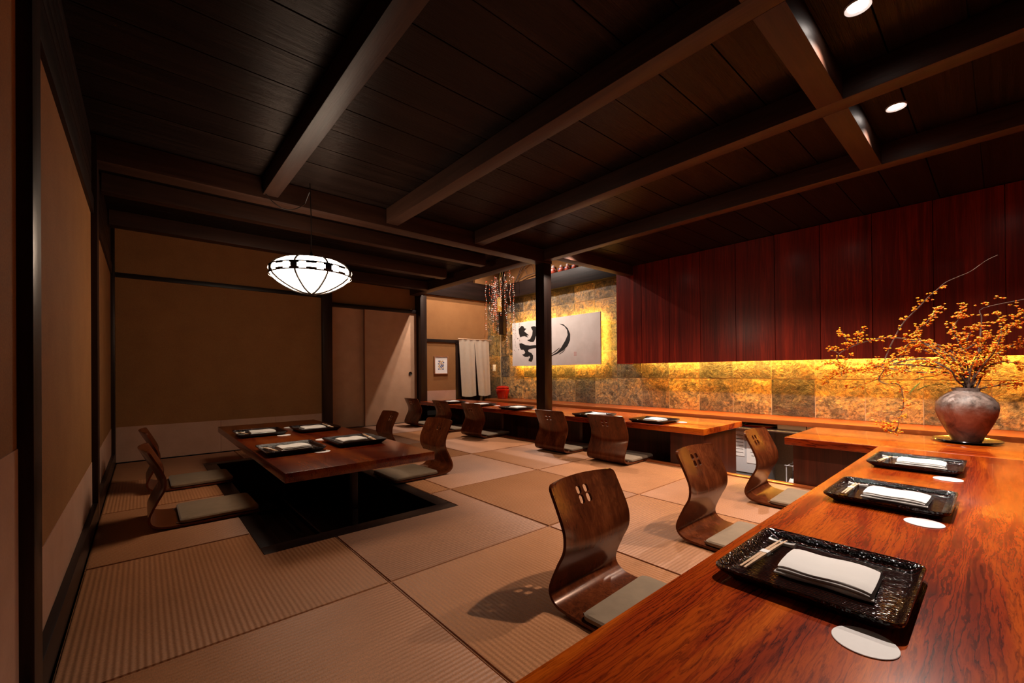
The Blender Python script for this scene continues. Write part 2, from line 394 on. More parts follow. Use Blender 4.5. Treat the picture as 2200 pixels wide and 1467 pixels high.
# ================================================================== WALLS
wl = struct(bx('wall_left', -.40, -.235, -1.6, 5.4, -.05, 2.6, 'kitchen'), 'left wall of tan plaster panels between dark posts', 'wall')
for y0, y1, zd in ((-1.6, 1.43, .637), (1.53, 3.24, .324), (3.36, 5.11, .324)):
    bx('plaster_panel', -.235, -.211, y0, y1, zd, 1.68, 'tan', wl)
    bx('dado_panel', -.235, -.209, y0, y1, 0, zd, 'dado', wl)
for y0, y1 in ((1.43, 1.53), (3.24, 3.36), (5.11, 5.23)): bx('post', -.235, -.185, y0, y1, -.02, ZC, 'dark_z', wl, .004)
for y0, y1 in ((-1.6, 1.43), (1.53, 3.24), (3.36, 5.11)):
    bx('rail', -.235, -.198, y0, y1, 1.68, 1.765, 'dark_y', wl, .003)
    yy = y0
    bx('upper_board', -.235, -.215, y0, y1, 1.765, ZC, 'dark_y', wl)
    for k in range(5): bx('batten', -.215, -.207, y0, y1, 1.79+k*.062, 1.842+k*.062, 'dark_y', wl, .002)
bb = struct(thing('baseboard_left', None, None), 'dark wooden skirting along the left wall', 'skirting')
for y0, y1 in ((-1.6, 1.43), (1.53, 3.24), (3.36, 5.11)): bx('skirting_board', -.209, -.186, y0, y1, 0, .10, 'dark_y', bb, .003)

wb = struct(bx('wall_back', -.4, 1.60, 5.26, 5.42, -.05, 2.6, 'kitchen'), 'tan plaster back wall behind the sunken table with pale dado', 'wall')
bx('plaster_panel', -.185, 1.585, 5.232, 5.26, .322, 1.678, 'tan', wb)
bx('plaster_panel', -.185, 1.585, 5.232, 5.26, 1.72, 2.16, 'tan', wb)
bx('rail', -.185, 1.585, 5.21, 5.26, 1.678, 1.72, 'dark_x', wb, .003)
xs = [-.185, .60, 1.10, 1.585]
for a, b_ in zip(xs, xs[1:]): bx('dado_panel', a+.001, b_-.001, 5.23, 5.26, .004, .322, 'dado', wb)
bx('post', 1.585, 1.695, 5.18, 5.32, 0, ZC, 'dark_z', wb, .004)
bx('side_panel', 1.60, 1.68, 5.32, 6.24, 0, ZC, 'tan', wb)

wr = struct(bx('wall_back_recess', 1.60, 3.34, 6.26, 6.40, -.05, 2.6, 'kitchen'), 'recessed back wall above the sliding paper doors', 'wall')
bx('plaster_panel', 1.68, 3.335, 6.225, 6.26, 1.785, 2.2, 'tan', wr)
bx('rail', 1.68, 3.335, 6.14, 6.26, 1.732, 1.785, 'dark_x', wr, .003)
bx('sill_board', 1.68, 3.335, 6.14, 6.26, -.03, .002, 'dark_x', wr)
d1 = struct(bx('door_1', 1.682, 2.53, 6.215, 6.245, .003, 1.735, 'fusuma', None, .003), 'pale paper sliding door standing behind its neighbour', 'sliding door')
d2 = struct(bx('door_2', 2.485, 3.333, 6.175, 6.205, .003, 1.735, 'fusuma', None, .003), 'pale paper sliding door with a round dark finger pull', 'sliding door')
bx('edge_strip', 2.478, 2.487, 6.172, 6.208, .003, 1.735, 'frame_wood', d2)
hp = MB().lathe([(.0, .004), (.018, .004), (.022, .008), (.028, .010), (.030, .006), (.030, 0)], 24)
h = hp.build('finger_pull', 'iron', d2, True); h.location = (3.22, 6.175, .772); h.rotation_euler = (PI/2, 0, 0)

# picture wall on the right of the doors and the corner with the tiled return
wp = struct(bx('wall_back_right', 3.34, 4.16, 6.16, 6.40, -.05, 2.9, 'kitchen'), 'pale plaster wall with framed print beside the cloth-hung doorway', 'wall')
bx('post', 3.338, 3.452, 6.05, 6.22, 0, 2.02, 'dark_z', wp, .004)
bx('plaster_panel', 3.452, 4.04, 6.12, 6.16, .488, 1.287, 'tan_light', wp)
bx('dado_panel', 3.452, 4.04, 6.118, 6.16, .25, .488, 'dado', wp)
bx('lintel', 3.452, 4.74, 6.10, 6.17, 1.287, 1.338, 'dark_x', wp, .003)
bx('jamb', 4.04, 4.15, 6.10, 6.22, -.45, 1.287, 'dark_z', wp, .003)
bx('plaster_panel', 3.452, 4.74, 6.12, 6.16, 1.338, 2.06, 'tan_light', wp)
bx('cross_timber', 3.40, 5.05, 6.08, 6.2, 2.06, 2.36, 'dark_x', wp, .004)
bx('plaster_panel', 3.40, 5.05, 6.14, 6.2, 2.36, 3.1, 'tan_light', wp)
bx('short_post', 4.30, 4.40, 6.08, 6.14, 2.36, 3.1, 'dark_z', wp, .003)
struct(MB().box(4.1, 4.8, 7.0, 7.05, -.5, 2.0).box(4.10, 4.15, 6.22, 7.0, -.5, 2.0).box(4.75, 4.80, 6.2, 7.0, -.5, 2.0).box(4.1, 4.8, 6.22, 7.05, 2.0, 2.05).build('wall_passage', 'tan'), 'dark passage seen below the cloth curtain', 'passage')
# stone wall
XW = 5.05
ws = struct(bx('wall_right', XW+.0005, XW+.2, -1.6, 6.3, -.5, 3.1, 'grout'), 'wall of rough slate tiles lit by warm hidden strips', 'wall')
TZ = [.309, .693, 1.077, 1.461, 1.845, 2.10]; T0, TS = .049, .3882
tile_mesh = {}
def tile_me(w_, h_, var):
    key = (round(w_, 3), round(h_, 3), var)
    if key not in tile_mesh:
        rr = random.Random(hash(key) & 0xffff); bm = bmesh.new(); n = 4
        g = [[bm.verts.new((-.0035-rr.uniform(0, .006)*(0 < i < n and 0 < j < n)-rr.uniform(0, .0015), -w_/2+w_*i/n, -h_/2+h_*j/n)) for j in range(n+1)] for i in range(n+1)]
        for i in range(n):
            for j in range(n): bm.faces.new((g[i][j], g[i][j+1], g[i+1][j+1], g[i+1][j]))
        bd = [e for e in bm.edges if e.is_boundary]
        ex = bmesh.ops.extrude_edge_only(bm, edges=bd)
        for v in ex['geom']:
            if isinstance(v, bmesh.types.BMVert): v.co.x = .006
        bmesh.ops.recalc_face_normals(bm, faces=bm.faces)
        me = bpy.data.meshes.new('tile'); bm.to_mesh(me); bm.free(); me.materials.append(MT['stone'])
        tile_mesh[key] = me
    return tile_mesh[key]
G = .0035
cols = [T0+TS*k for k in range(-4, 16)]
cols = [c for c in cols if c < 6.05]+[6.12]
for ci in range(len(cols)-1):
    y0, y1 = cols[ci], cols[ci+1]
    for ri in range(5):
        z0, z1 = TZ[ri], TZ[ri+1]
        if ri >= 2 and y1 < 3.2: continue
        o = link(bpy.data.objects.new('tile', tile_me(y1-y0-2*G, z1-z0-2*G, (ci*3+ri*5) % 6)), ws)
        o.location = (XW, (y0+y1)/2, (z0+z1)/2)
bx('timber', 4.93, XW+.01, 3.2, 6.08, 2.10, 2.352, 'dark_y', ws, .006)
bx('plaster_panel', 5.02, XW+.01, 3.0, 6.14, 2.352, 3.1, 'tan_light', ws)
bx('corner_post', 4.96, 5.045, 5.93, 6.06, 1.47, 3.1, 'dark_z', ws, .004)
# tiled return beside the doorway
wt = struct(bx('wall_return', 4.74, 5.05, 6.135, 6.25, -.45, 2.06, 'grout'), 'narrow tiled return wall glowing gold beside the doorway', 'wall')
for ri in range(-1, 5):
    z0, z1 = (TZ[ri], TZ[ri+1]) if ri >= 0 else (-.08, .309)
    if ri == 4: z1 = 2.06
    o = link(bpy.data.objects.new('tile', tile_me(.30, z1-z0-2*G, ri % 6)), wt); o.location = (4.893, 6.13, (z0+z1)/2); o.rotation_euler = (0, 0, PI/2)
struct(bx('wall_front', -.4, 5.3, -1.75, -1.6, -.5, 2.6, 'kitchen'), 'dark wall at the counter end of the room', 'wall')

# centre post
struct(bx('trim_1', 3.302, 3.418, 3.256, 3.39, .331, 2.0, 'dark_z', None, .006, 2), 'square dark timber post rising from the back counter', 'post')

# ================================================================== CEILING
ce = struct(MB().box(-.4, 3.42, -1.75, 6.4, ZC+.025, ZC+.12).box(3.42, 5.2, -1.75, 3.18, ZC+.025, ZC+.12).box(3.3, 5.25, 3.1, 6.4, 3.1, 3.2).box(3.30, 3.42, 3.18, 6.4, ZC+.1, 3.2).box(3.42, 5.25, 3.08, 3.18, ZC+.1, 3.2).build('ceiling', 'kitchen'), 'dark board ceiling with exposed timber beams', 'ceiling')
yb = 1.453-.231*13
k = 0
while yb < 6.2:
    y1 = yb+.231
    x1 = 4.72 if yb < 3.0 else 3.32
    if y1 > -1.7:
        bx('ceiling_board', -.24, x1, yb+.0025, y1-.0025, ZC+random.uniform(0, .003), ZC+.025, 'board', ce, .0012, 1)
    yb = y1; k += 1
for n, (x0, x1) in enumerate(((.612, .705), (1.487, 1.587), (2.362, 2.460), (3.298, 3.390))):
    bx('beam', x0, x1, -1.6, 3.24 if n < 3 else 3.25, 2.0, ZC, 'beam_y', ce, .004)
bx('beam', -.22, 3.42, 3.245, 3.385, 1.978, ZC, 'beam_x', ce, .005)
bx('beam', 3.16, 3.30, 3.39, 6.06, 2.0, 2.35, 'beam_y', ce, .005)
bx('beam', 3.39, 4.72, 3.05, 3.16, 2.0, 2.3, 'beam_x', ce, .005)
for y0, y1 in ((3.835, 3.925), (4.655, 4.765)): bx('joist', -.2, 2.95, y0, y1, 2.0, ZC, 'beam_x', ce, .004)
bx('joist', 1.69, 3.16, 5.5, 5.6, 2.0, ZC, 'beam_x', ce, .004)
for x0, x1 in ((1.587, 2.362), (2.460, 3.298), (.705, 1.487)): bx('joist', x0, x1, .45, .55, 2.0, ZC, 'beam_x', ce, .003)

# ================================================================== COUNTERS
CT = .33
fc = thing('front_counter', 'long polished red-orange wooden counter facing the row of three chairs', 'counter', (1.7, 0, 0))
bx('counter_top', .02-1.7, 3.325-1.7, -.42, .487, CT-.05, CT, 'counter', fc, .004, 3)
bx('support_panel', .05-1.7, 3.30-1.7, -.06, -.03, 0, CT-.05, 'body', fc)
for x in (.10, 1.2, 2.3, 3.2): bx('bracket', x-1.7, x+.04-1.7, -.38, .05, 0, CT-.05, 'body', fc)
sc_ = thing('side_counter', 'end section of the counter carrying the flower vase', 'counter', (3.7, .2, 0))
bx('counter_top', 3.327-3.7, 4.072-3.7, -.42-.2, .98-.2, CT-.05, CT, 'counter_y', sc_, .004, 3)
bx('front_panel', 3.405-3.7, 3.43-3.7, .50-.2, .95-.2, -.44, CT-.05, 'body', sc_)
bx('end_panel', 3.43-3.7, 4.04-3.7, .925-.2, .95-.2, -.44, CT-.05, 'body', sc_)
bx('back_panel', 4.015-3.7, 4.04-3.7, -.4-.2, .925-.2, -.44, CT-.05, 'body', sc_)
bc = thing('back_counter', 'long dark-fronted wooden counter along the slate wall side', 'counter', (3.7, 3.8, 0))
bx('counter_top', 3.318-3.7, 4.07-3.7, 1.532-3.8, 6.046-3.8, CT-.05, CT, 'counter_y', bc, .004, 3)
bx('end_panel', 3.405-3.7, 4.03-3.7, 1.57-3.8, 1.595-3.8, -.44, CT-.05, 'body', bc)
bx('front_panel', 3.405-3.7, 3.43-3.7, 1.595-3.8, 1.86-3.8, -.44, CT-.05, 'body', bc)
bx('foot_panel', 3.74-3.7, 3.765-3.7, 1.86-3.8, 6.04-3.8, -.44, CT-.05, 'body', bc)
bx('back_panel', 4.005-3.7, 4.03-3.7, 1.595-3.8, 6.04-3.8, -.44, CT-.05, 'body', bc)
for y in (2.9, 4.2, 5.5): bx('bracket', 3.5-3.7, 3.74-3.7, y-3.8, y+.04-3.8, -.44, CT-.05, 'body', bc)

# back shelf under the slate wall, with panels below
SZ = .309
bs = thing('back_shelf', 'long narrow reddish wooden shelf below the slate wall', 'shelf', (4.8, 2.5, 0))
bx('shelf_board', 4.60-4.8, 5.045-4.8, -1.5-2.5, 6.10-2.5, SZ-.045, SZ, 'shelf', bs, .003)
yb = 6.08
while yb > 1.95:
    bx('under_panel', 4.66-4.8, 4.68-4.8, max(yb-.388, 1.9)+.002-2.5, yb-.002-2.5, -.44, SZ-.047, 'body', bs); yb -= .388
bx('under_panel', 4.66-4.8, 4.68-4.8, -1.5-2.5, .75-2.5, -.44, SZ-.047, 'body', bs)

# wall cabinet (mahogany)
ca = thing('wall_cabinet', 'wide mahogany wall cabinet of tall vertical panels above the slate', 'cabinet', (4.85, 1.0, 0))
CB = .881
edges = [3.305, 2.935, 2.565, 2.195, 1.82, 1.454, 1.083, .713, .341, -.03, -.4, -.77, -1.14, -1.55]
for a, b_ in zip(edges, edges[1:]): bx('cabinet_panel', 4.70-4.85, 4.722-4.85, b_+.002-1, a-.002-1, CB, ZC-.002, 'maho', ca, .0012, 1)
bx('light_stop_board', 4.7225-4.85, 4.735-4.85, -1.55-1, 3.28-1, CB+.002, ZC-.01, 'maho', ca)  # added behind the panels to stop strip light leaking through their seams
bx('cabinet_side', 4.722-4.85, 5.03-4.85, 3.28-1, 3.303-1, CB, ZC-.002, 'maho', ca)
bx('cabinet_floor', 4.735-4.85, 5.03-4.85, -1.55-1, 3.28-1, CB+.134, CB+.15, 'maho', ca)
bx('led_strip', 4.955-4.85, 4.975-4.85, -.25-1, 3.10-1, CB+.116, CB+.132, 'led_cab', ca)

# ================================================================== ITEMS IN THE SERVICE GAP
fr = thing('mini_fridge', 'small white refrigerator with papers taped on, seen in the counter gap', 'refrigerator', (4.66, 1.72, -.45))
bx('fridge_body', 0, .34, -.16, .16, 0, .64, 'white_encl', fr, .006)
bx('fridge_door', -.03, -.002, -.158, .158, .20, .635, 'white_encl', fr, .004)
bx('grille', -.02, -.002, -.158, .158, .12, .195, 'grey_grille', fr); bx('grille', -.02, -.002, -.158, .158, .02, .11, 'grey_grille', fr)
for y0, y1, z0, z1 in ((-.15, -.02, .30, .58), (.0, .14, .36, .6)):
    pp = bx('paper_sheet', -.034, -.031, y0, y1, z0, z1, 'paper', fr)
    for k in range(6): bx('text_line', -.0352, -.0341, y0+.012, y1-.012-random.uniform(0, .05), z1-.03-k*.035, z1-.026-k*.035, 'ink', pp)
wt_ = thing('worktop', 'steel worktop with a bright front edge between the counters', 'worktop', (4.8, 1.3, 0))
bx('worktop_slab', -.27, .24, -.53, .58, .196, .212, 'metal', wt_, .002)
bx('front_edge', -.283, -.271, -.53, .58, .200, .210, 'metal', wt_)
for n, (y0, y1) in enumerate(((1.19, 1.43), (.94, 1.185))):
    dr = thing('drawer_box', ['light wooden drawer above the worktop beside the red tray', 'light wooden drawer above the worktop beside the end counter'][n], 'drawer', (4.78, (y0+y1)/2, .2125), 0, 'light drawers in the counter gap')
    hw = (y1-y0)/2-.002
    bx('drawer_front', -.13, -.115, -hw, hw, .003, .046, 'drawer', dr, .001); bx('drawer_case', -.114, .15, -hw, hw, 0, .048, 'drawer', dr)
rt = MB().loft([rrect(.20, .26, .03, 0), rrect(.22, .28, .035, .014), rrect(.21, .27, .03, .014), rrect(.19, .25, .03, .004)])
o = rt.build('serving_tray', 'red_lacq', None, True); o.location = (4.78, 1.62, .2135); tag(o, 'glossy red tray lying on the worktop in the counter gap', 'tray')
rk = thing('wire_rack', 'white wire rack shelf above the dark bottle', 'rack', (4.62, 1.18, -.12))
m_ = None
for k in range(9): MB().tube([(0, -.16+k*.04, 0), (.22, -.16+k*.04, 0)], .0025, 5).build('rack_wire', 'white_encl', rk)
for xx in (0, .22): MB().tube([(xx, -.18, 0), (xx, .18, 0)], .004, 6).build('rack_rail', 'white_encl', rk)
for yy in (-.17, .17):
    for xx in (.01, .21): MB().tube([(xx, yy, -.33), (xx, yy, 0)], .005, 6).build('rack_leg', 'white_encl', rk)
bt = thing('sake_bottle', 'dark glass bottle with white shoulder label below the wire rack', 'bottle', (4.64, 1.28, -.45))
MB().lathe([(.0, .0), (.052, 0), (.055, .01), (.055, .17), (.046, .20), (.022, .225), (.018, .27), (.02, .285), (0, .285)], 24).build('bottle_glass', 'black_soft', bt, True)
MB().lathe([(.0556, .10), (.0556, .171), (.0468, .2005), (.036, .213)], 24, cap0=False, cap1=False).build('bottle_label', 'paper', bt, True)
o = MB().lathe([(0, 0), (.03, 0), (.032, .004), (.032, .115), (.028, .12), (0, .12)], 20).build('tin_can', 'red_lacq', None, True); o.location = (4.6, 1.42, -.45); tag(o, 'small red can standing beside the dark bottle', 'can')

# ================================================================== SUNKEN TABLE
tb = thing('sunken_table', 'thick dark red wooden low table over the foot well', 'table', (.90, 3.37, -.42))
bx('table_top', -.40, .40, -1.172, 1.172, .702, .75, 'table', tb, .003, 2)
for sy in (-.86, .86):
    bx('leg', .02, .055, sy-.02, sy+.02, .03, .66, 'dark_z', tb, .003)
    bx('foot', -.28, .28, sy-.04, sy+.04, 0, .03, 'dark_x', tb, .003); bx('bracket', -.28, .28, sy-.04, sy+.04, .66, .702, 'dark_x', tb, .003)
bx('stretcher', .03, .045, -.84, .84, .06, .10, 'dark_y', tb, .003)

# ================================================================== CHAIRS
def smooth(t): t = max(0, min(1, t)); return t*t*(3-2*t)
def chair_mesh():
    # side profile: s forward from the rearmost point, z up; front of seat -> rear -> waist -> top
    ctrl = [(.495, .012), (.40, .010), (.30, .010), (.20, .010), (.13, .010), (.085, .012), (.05, .018), (.025, .032), (.012, .052), (.012, .075), (.024, .108), (.043, .148), (.056, .182), (.058, .210), (.048, .245), (.031, .290), (.010, .335), (-.010, .375), (-.028, .414)]
    P = []
    n = len(ctrl)
    for i in range(n-1):
        p0, p1, p2, p3 = [Vector(ctrl[max(0, min(n-1, k))]) for k in (i-1, i, i+1, i+2)]
        for t in ((0, .25, .5, .75) if p1.y < .28 else [k_/8 for k_ in range(8)]):
            P.append(.5*((2*p1)+(-p0+p2)*t+(2*p0-5*p1+4*p2-p3)*t*t+(-p0+3*p1-3*p2+p3)*t**3))
    P.append(Vector(ctrl[-1]))
    # snap rows to the edges of the hand holes
    def row_at(z): return min(range(len(P)//2, len(P)), key=lambda k: abs(P[k].y-z))
    rows = P
    us = [-1, -.94, -.85, -.7, -.5, -.33, -.22, -.165, -.13, -.06, -.025, .0, .025, .06, .13, .165, .22, .33, .5, .7, .85, .94, 1]
    us = [-1, -.94, -.85, -.7, -.5, -.34, -.25, -.182, -.159, -.064, -.041, .041, .064, .159, .182, .25, .34, .5, .7, .85, .94, 1]
    grid = []
    for k, p in enumerate(rows):
        s, z = p.x, p.y
        seat = k < 24
        hw = .195-.006*smooth((.3-s)/.2) if seat and z < .02 else .191-.004*smooth((z-.03)/.36)
        if z > .3 and not seat: hw = hw
        top = (z-.392)/.020
        if top > 0 and not seat: hw -= .013*(1-math.sqrt(max(0, 1-min(1, top)**2)))
        if s > .46: hw -= .02*(1-math.sqrt(max(0, 1-((s-.46)/.036)**2)))
        cv = .034*smooth((z-.15)/.13) if not seat else 0
        tw = .004*smooth((z-.36)/.05) if not seat else 0
        grid.append([Vector((hw*u, 0, 0))+Vector((0, -(s+cv*(abs(u)**2.2)), z-tw*(abs(u)**2)*.6)) for u in us])
    # here the chair faces -y (front at -y), origin at the rearmost point on the floor
    R, Cn = len(grid), len(us)
    polys = []
    zt = [g[len(us)//2].z for g in grid]
    def nearest(z): return min(range(R//2, R), key=lambda k: abs(zt[k]-z))
    hz = [(nearest(.318), nearest(.344)), (nearest(.3505), nearest(.3765))]
    hz = [(a, b_ if b_ > a+1 else a+2) for a, b_ in hz]
    hu = [(8-1, 10), (11, 14)]
    holes = {}
    for a, b_ in hz:
        for c, d in hu:
            for r in range(a, b_):
                for q_ in range(c, d):
                    holes[r, q_] = 'e'
            holes[a, c] = 'c0'; holes[a, d-1] = 'c1'; holes[b_-1, c] = 'c2'; holes[b_-1, d-1] = 'c3'
    idx = lambda r, c: r*Cn+c
    for r in range(R-1):
        for c in range(Cn-1):
            A, B, C_, D = idx(r, c), idx(r, c+1), idx(r+1, c+1), idx(r+1, c)
            h_ = holes.get((r, c))
            if h_ is None: polys.append((A, B, C_, D))
            elif h_ == 'c0': polys.append((A, B, D))
            elif h_ == 'c1': polys.append((A, B, C_))
            elif h_ == 'c2': polys.append((A, C_, D))
            elif h_ == 'c3': polys.append((B, C_, D))
    V = [p for g in grid for p in g]
    me = bpy.data.meshes.new('tmp'); me.from_pydata([tuple(p) for p in V], [], polys); me.update()
    Nn = [v.normal.copy() for v in me.vertices]; bpy.data.meshes.remove(me)
    th = .010; nv = len(V)
    allv = [tuple(p+Nn[i]*th/2) for i, p in enumerate(V)]+[tuple(p-Nn[i]*th/2) for i, p in enumerate(V)]
    fs = list(polys)+[tuple(reversed([i+nv for i in f])) for f in polys]
    cnt = {}
    for f in polys:
        for i in range(len(f)):
            e = (f[i], f[(i+1) % len(f)]); cnt[e] = 1
    for (a, b_) in cnt:
        if (b_, a) not in cnt: fs.append((b_, a, a+nv, b_+nv))
    mb = MB(); mb.add(allv, fs); return mb
def make_chair(mat):
    t = thing('floor_chair', 'bent plywood legless floor chair', 'chair')
    chair_mesh().build('bentwood_shell', mat, t, True, angle=50)
    # flat cushion
    L = []
    for f_, z in ((.96, .017), (1.0, .021), (1.0, .033), (.97, .039), (.85, .0415)):
        L.append([(p[0]*f_, -.315+p[1]*f_, z+.002*math.sin(p[0]*30)*math.sin(p[1]*23) if z > .03 else z) for p in rrect(.37, .36, .025, 0, 3)])
    cu = MB().loft(L, True, True).build('seat_cushion', 'cushion', t, True)
    for sx in (-1, 1):
        MB().tube([(sx*.15, -.15, .02), (sx*.155, -.135, .018), (sx*.15, -.12, .018)], .002, 5).build('tie', 'cushion', cu)
    return t
CH = {k: make_chair(k) for k in ('chair',)}
used = set()
def place_chair(kind, x, y, rz, label, group):
    if kind in used: o = copy_tree(CH[kind])
    else: o = CH[kind]; used.add(kind)
    o.location = (x, y, .002); o.rotation_euler = (0, 0, rz); tag(o, label, 'chair', group)
G1, G2, G3 = 'chairs at the front counter', 'chairs at the back counter', 'chairs at the sunken table'
place_chair('chair', 1.215, 1.012, .03, 'brown bentwood floor chair at front counter, farthest from the vase', G1)
place_chair('chair', 2.075, 1.008, -.02, 'brown bentwood floor chair, middle of three at the front counter', G1)
place_chair('chair', 2.925, 1.03, .02, 'brown bentwood floor chair at front counter, nearest the vase', G1)
place_chair('chair', 2.985, 2.235, PI/2+.03, 'brown bentwood floor chair at back counter, first from its cut end', G2)
place_chair('chair', 2.985, 2.905, PI/2+.02, 'brown bentwood floor chair at back counter, in front of the post', G2)
place_chair('chair', 2.975, 4.20, PI/2+.06, 'brown bentwood floor chair at back counter, third from cut end', G2)
place_chair('chair', 2.985, 4.93, PI/2, 'brown bentwood floor chair at back counter, fourth from cut end', G2)
place_chair('chair', 2.96, 5.68, PI/2+.04, 'brown bentwood floor chair at back counter, beside the paper doors', G2)
place_chair('chair', 1.84, 3.02, -PI/2+.02, 'brown bentwood floor chair on the room side of table, away from doors', G3)
place_chair('chair', 1.84, 3.93, -PI/2-.03, 'brown bentwood floor chair on the room side of table, nearer the doors', G3)
place_chair('chair', .01, 2.99, PI/2, 'brown bentwood floor chair by the left wall, away from the back wall', G3)
place_chair('chair', .008, 3.90, PI/2, 'brown bentwood floor chair by the left wall, nearer the back wall', G3)

# ================================================================== PLACE SETTINGS (local: diner at -v, facing +v)
W_, D_ = .347, .323
def tray_mesh():
    L = []
    for dw, z, r in ((-.05, .0, .02), (-.046, .003, .02), (-.004, .021, .022), (0, .026, .024), (-.002, .029, .024), (-.010, .028, .022), (-.030, .012, .02), (-.040, .0075, .018)):
        L.append(rrect(W_+dw, D_+dw, r, z, 5))
    return MB().loft(L, True, True)
def make_tray():
    t = thing('serving_tray', 'square black lacquered tray', 'tray')
    tray_mesh().build('tray_body', 'lacq', t, True, angle=60)
    MB().loft([rrect(W_-.055, D_-.055, .016, .0074), rrect(W_-.06, D_-.06, .016, .0082)]).build('tray_floor', 'lacq_floor', t)
    return t
def make_napkin():
    # folded twice: open layers on the far side, profile in (v, z) extruded along u
    prof = []
    def arc(cx, cz, r, a0, a1, n): return [(cx+r*math.cos(a0+(a1-a0)*k/n), cz+r*math.sin(a0+(a1-a0)*k/n)) for k in range(n+1)]
    prof += [(-.066, 0)]
    prof += arc(.068, .0038, .0038, -PI/2, PI/2, 5)+[(.061, .0079)]+[(.064, .0085)]
    prof += arc(.066, .0120, .0030, -PI/2, PI/2, 5)+[(.0595, .0153), (.062, .0158)]+arc(.063, .0178, .0020, -PI/2, PI/2, 4)
    prof += [(.03, .0212), (-.02, .0215), (-.05, .0205)]+arc(-.062, .0098, .0098, PI/2, 1.5*PI, 8)[:-1]
    mb = MB(); loops = []; N = 14
    for i in range(N+1):
        t = 2*i/N-1; u = .083*t; sq = 1-.22*abs(t)**6
        loops.append([(u+.004*math.sin(z*300)*t, v+.0025*math.sin(i*.7+z*50), z*(1+.06*math.sin(i*.6))*sq if z > 0 else 0) for v, z in prof])
    mb.loft(loops)
    o = mb.build('folded_napkin', 'napkin', None, True, angle=40); return o
def make_sticks():
    t = thing('chopsticks', 'pair of pale wooden chopsticks with paper band', 'chopsticks')
    for s in (-1, 1):
        L = []
        for u, w1, off in ((-.140, .0022, .0044), (-.06, .0034, .0036), (.0, .0038, .0039), (.07, .0034, .0040), (.140, .0017, .0060)):
            L.append([(u, s*off+a*w1, .0+b_*w1*.9) for a, b_ in ((-1, -1), (1, -1), (1, 1), (-1, 1))])
        MB().loft(L).build('stick', 'pale_wood', t, bevel=.0006, seg=1)
    MB().loft([[(u, a*.0088, b_*.0042) for a, b_ in ((-1, -1), (1, -1), (1, 1), (-1, 1))] for u in (-.012, .012)]).build('paper_band', 'paper', t)
    return t
def make_rest():
    L = []
    for v, w1, h1 in ((-.030, .0075, .011), (-.022, .0065, .0085), (0, .0055, .0068), (.022, .0065, .0085), (.030, .0075, .011)):
        L.append([(a*w1, v, b_*h1) for a, b_ in ((-1, 0), (1, 0), (1, .8), (.7, 1), (-.7, 1), (-1, .8))])
    return MB().loft(L).build('chopstick_rest', 'porc', None, True, angle=50)
def make_coaster(): return MB().lathe([(0, 0), (.0455, 0), (.0458, .0008), (.0452, .0016), (0, .0016)], 48).build('coaster', 'paper', None, True, angle=50)
proto = [make_tray(), make_napkin(), make_sticks(), make_rest(), make_coaster()]
first = [True]
def setting(x, y, z, rz, where, grp, coast=(.195, .12), ro=(0, 0)):
    # local u = diner's right, v = away from the diner; rz turns local +v to the facing direction
    c, s = math.cos(rz), math.sin(rz)
    def P(u, v, dz): return (x+c*u-s*v, y+s*u+c*v, z+dz)
    obs = proto if first[0] else [copy_tree(p) for p in proto]
    first[0] = False
    tr, na, st, re, co = obs
    spec = ((tr, 0, 0, .0005, 0, 'black lacquered square tray', 'tray', 'trays'), (na, .004, .018, .0115, ro[0]-PI/2, 'folded white napkin on the tray', 'napkin', 'napkins'),
            (st, -.002, -.110, .0215, ro[1], 'pale chopsticks with paper band', 'chopsticks', 'chopstick pairs'),
            (re, -.118, -.108, .0090, 0, 'small white chopstick rest', 'chopstick rest', 'chopstick rests'), (co, coast[0], coast[1], .0006, 0, 'round white paper coaster', 'coaster', 'coasters'))
    for o, u, v, dz, a, lab, cat, g in spec:
        o.location = P(u, v, dz); o.rotation_euler = (0, 0, rz+a+(0 if o is not st else PI))
        if o is st: o.rotation_euler = (0, .055, rz+a+PI)
        tag(o, lab+', '+where, cat, g+' '+grp)
g_ = 'on the front counter'
setting(1.145, .272, CT, PI, 'front counter place farthest from the vase', g_, (.214, .115), (.03, .0))
setting(2.0, .262, CT, PI, 'middle place on the front counter', g_, (.222, .106), (-.02, .03))
setting(2.775, .268, CT, PI, 'front counter place nearest the vase', g_, (.23, .119), (.04, -.04))
g_ = 'on the sunken table'
setting(.675, 2.83, CT, -PI/2, 'table wall side, away from back wall', g_, (.175, .13), (.05, .06))
setting(.675, 3.735, CT, -PI/2, 'table wall side, by back wall', g_, (.184, .127), (-.04, .05))
setting(1.072, 2.86, CT, PI/2, 'table room side, away from back wall', g_, (.27, .12), (.06, -.05))
setting(1.072, 3.715, CT, PI/2, 'table room side, by back wall', g_, (.30, .12), (.0, .05))
g_ = 'on the back counter'
for (yy, w_) in ((2.06, 'first'), (2.735, 'second'), (3.93, 'third'), (4.68, 'fourth'), (5.40, 'fifth')):
    setting(3.485, yy, CT, -PI/2, 'back counter, %s from its cut end' % w_, g_, (.19, .14), (random.uniform(-.05, .05), random.uniform(-.06, .06)))

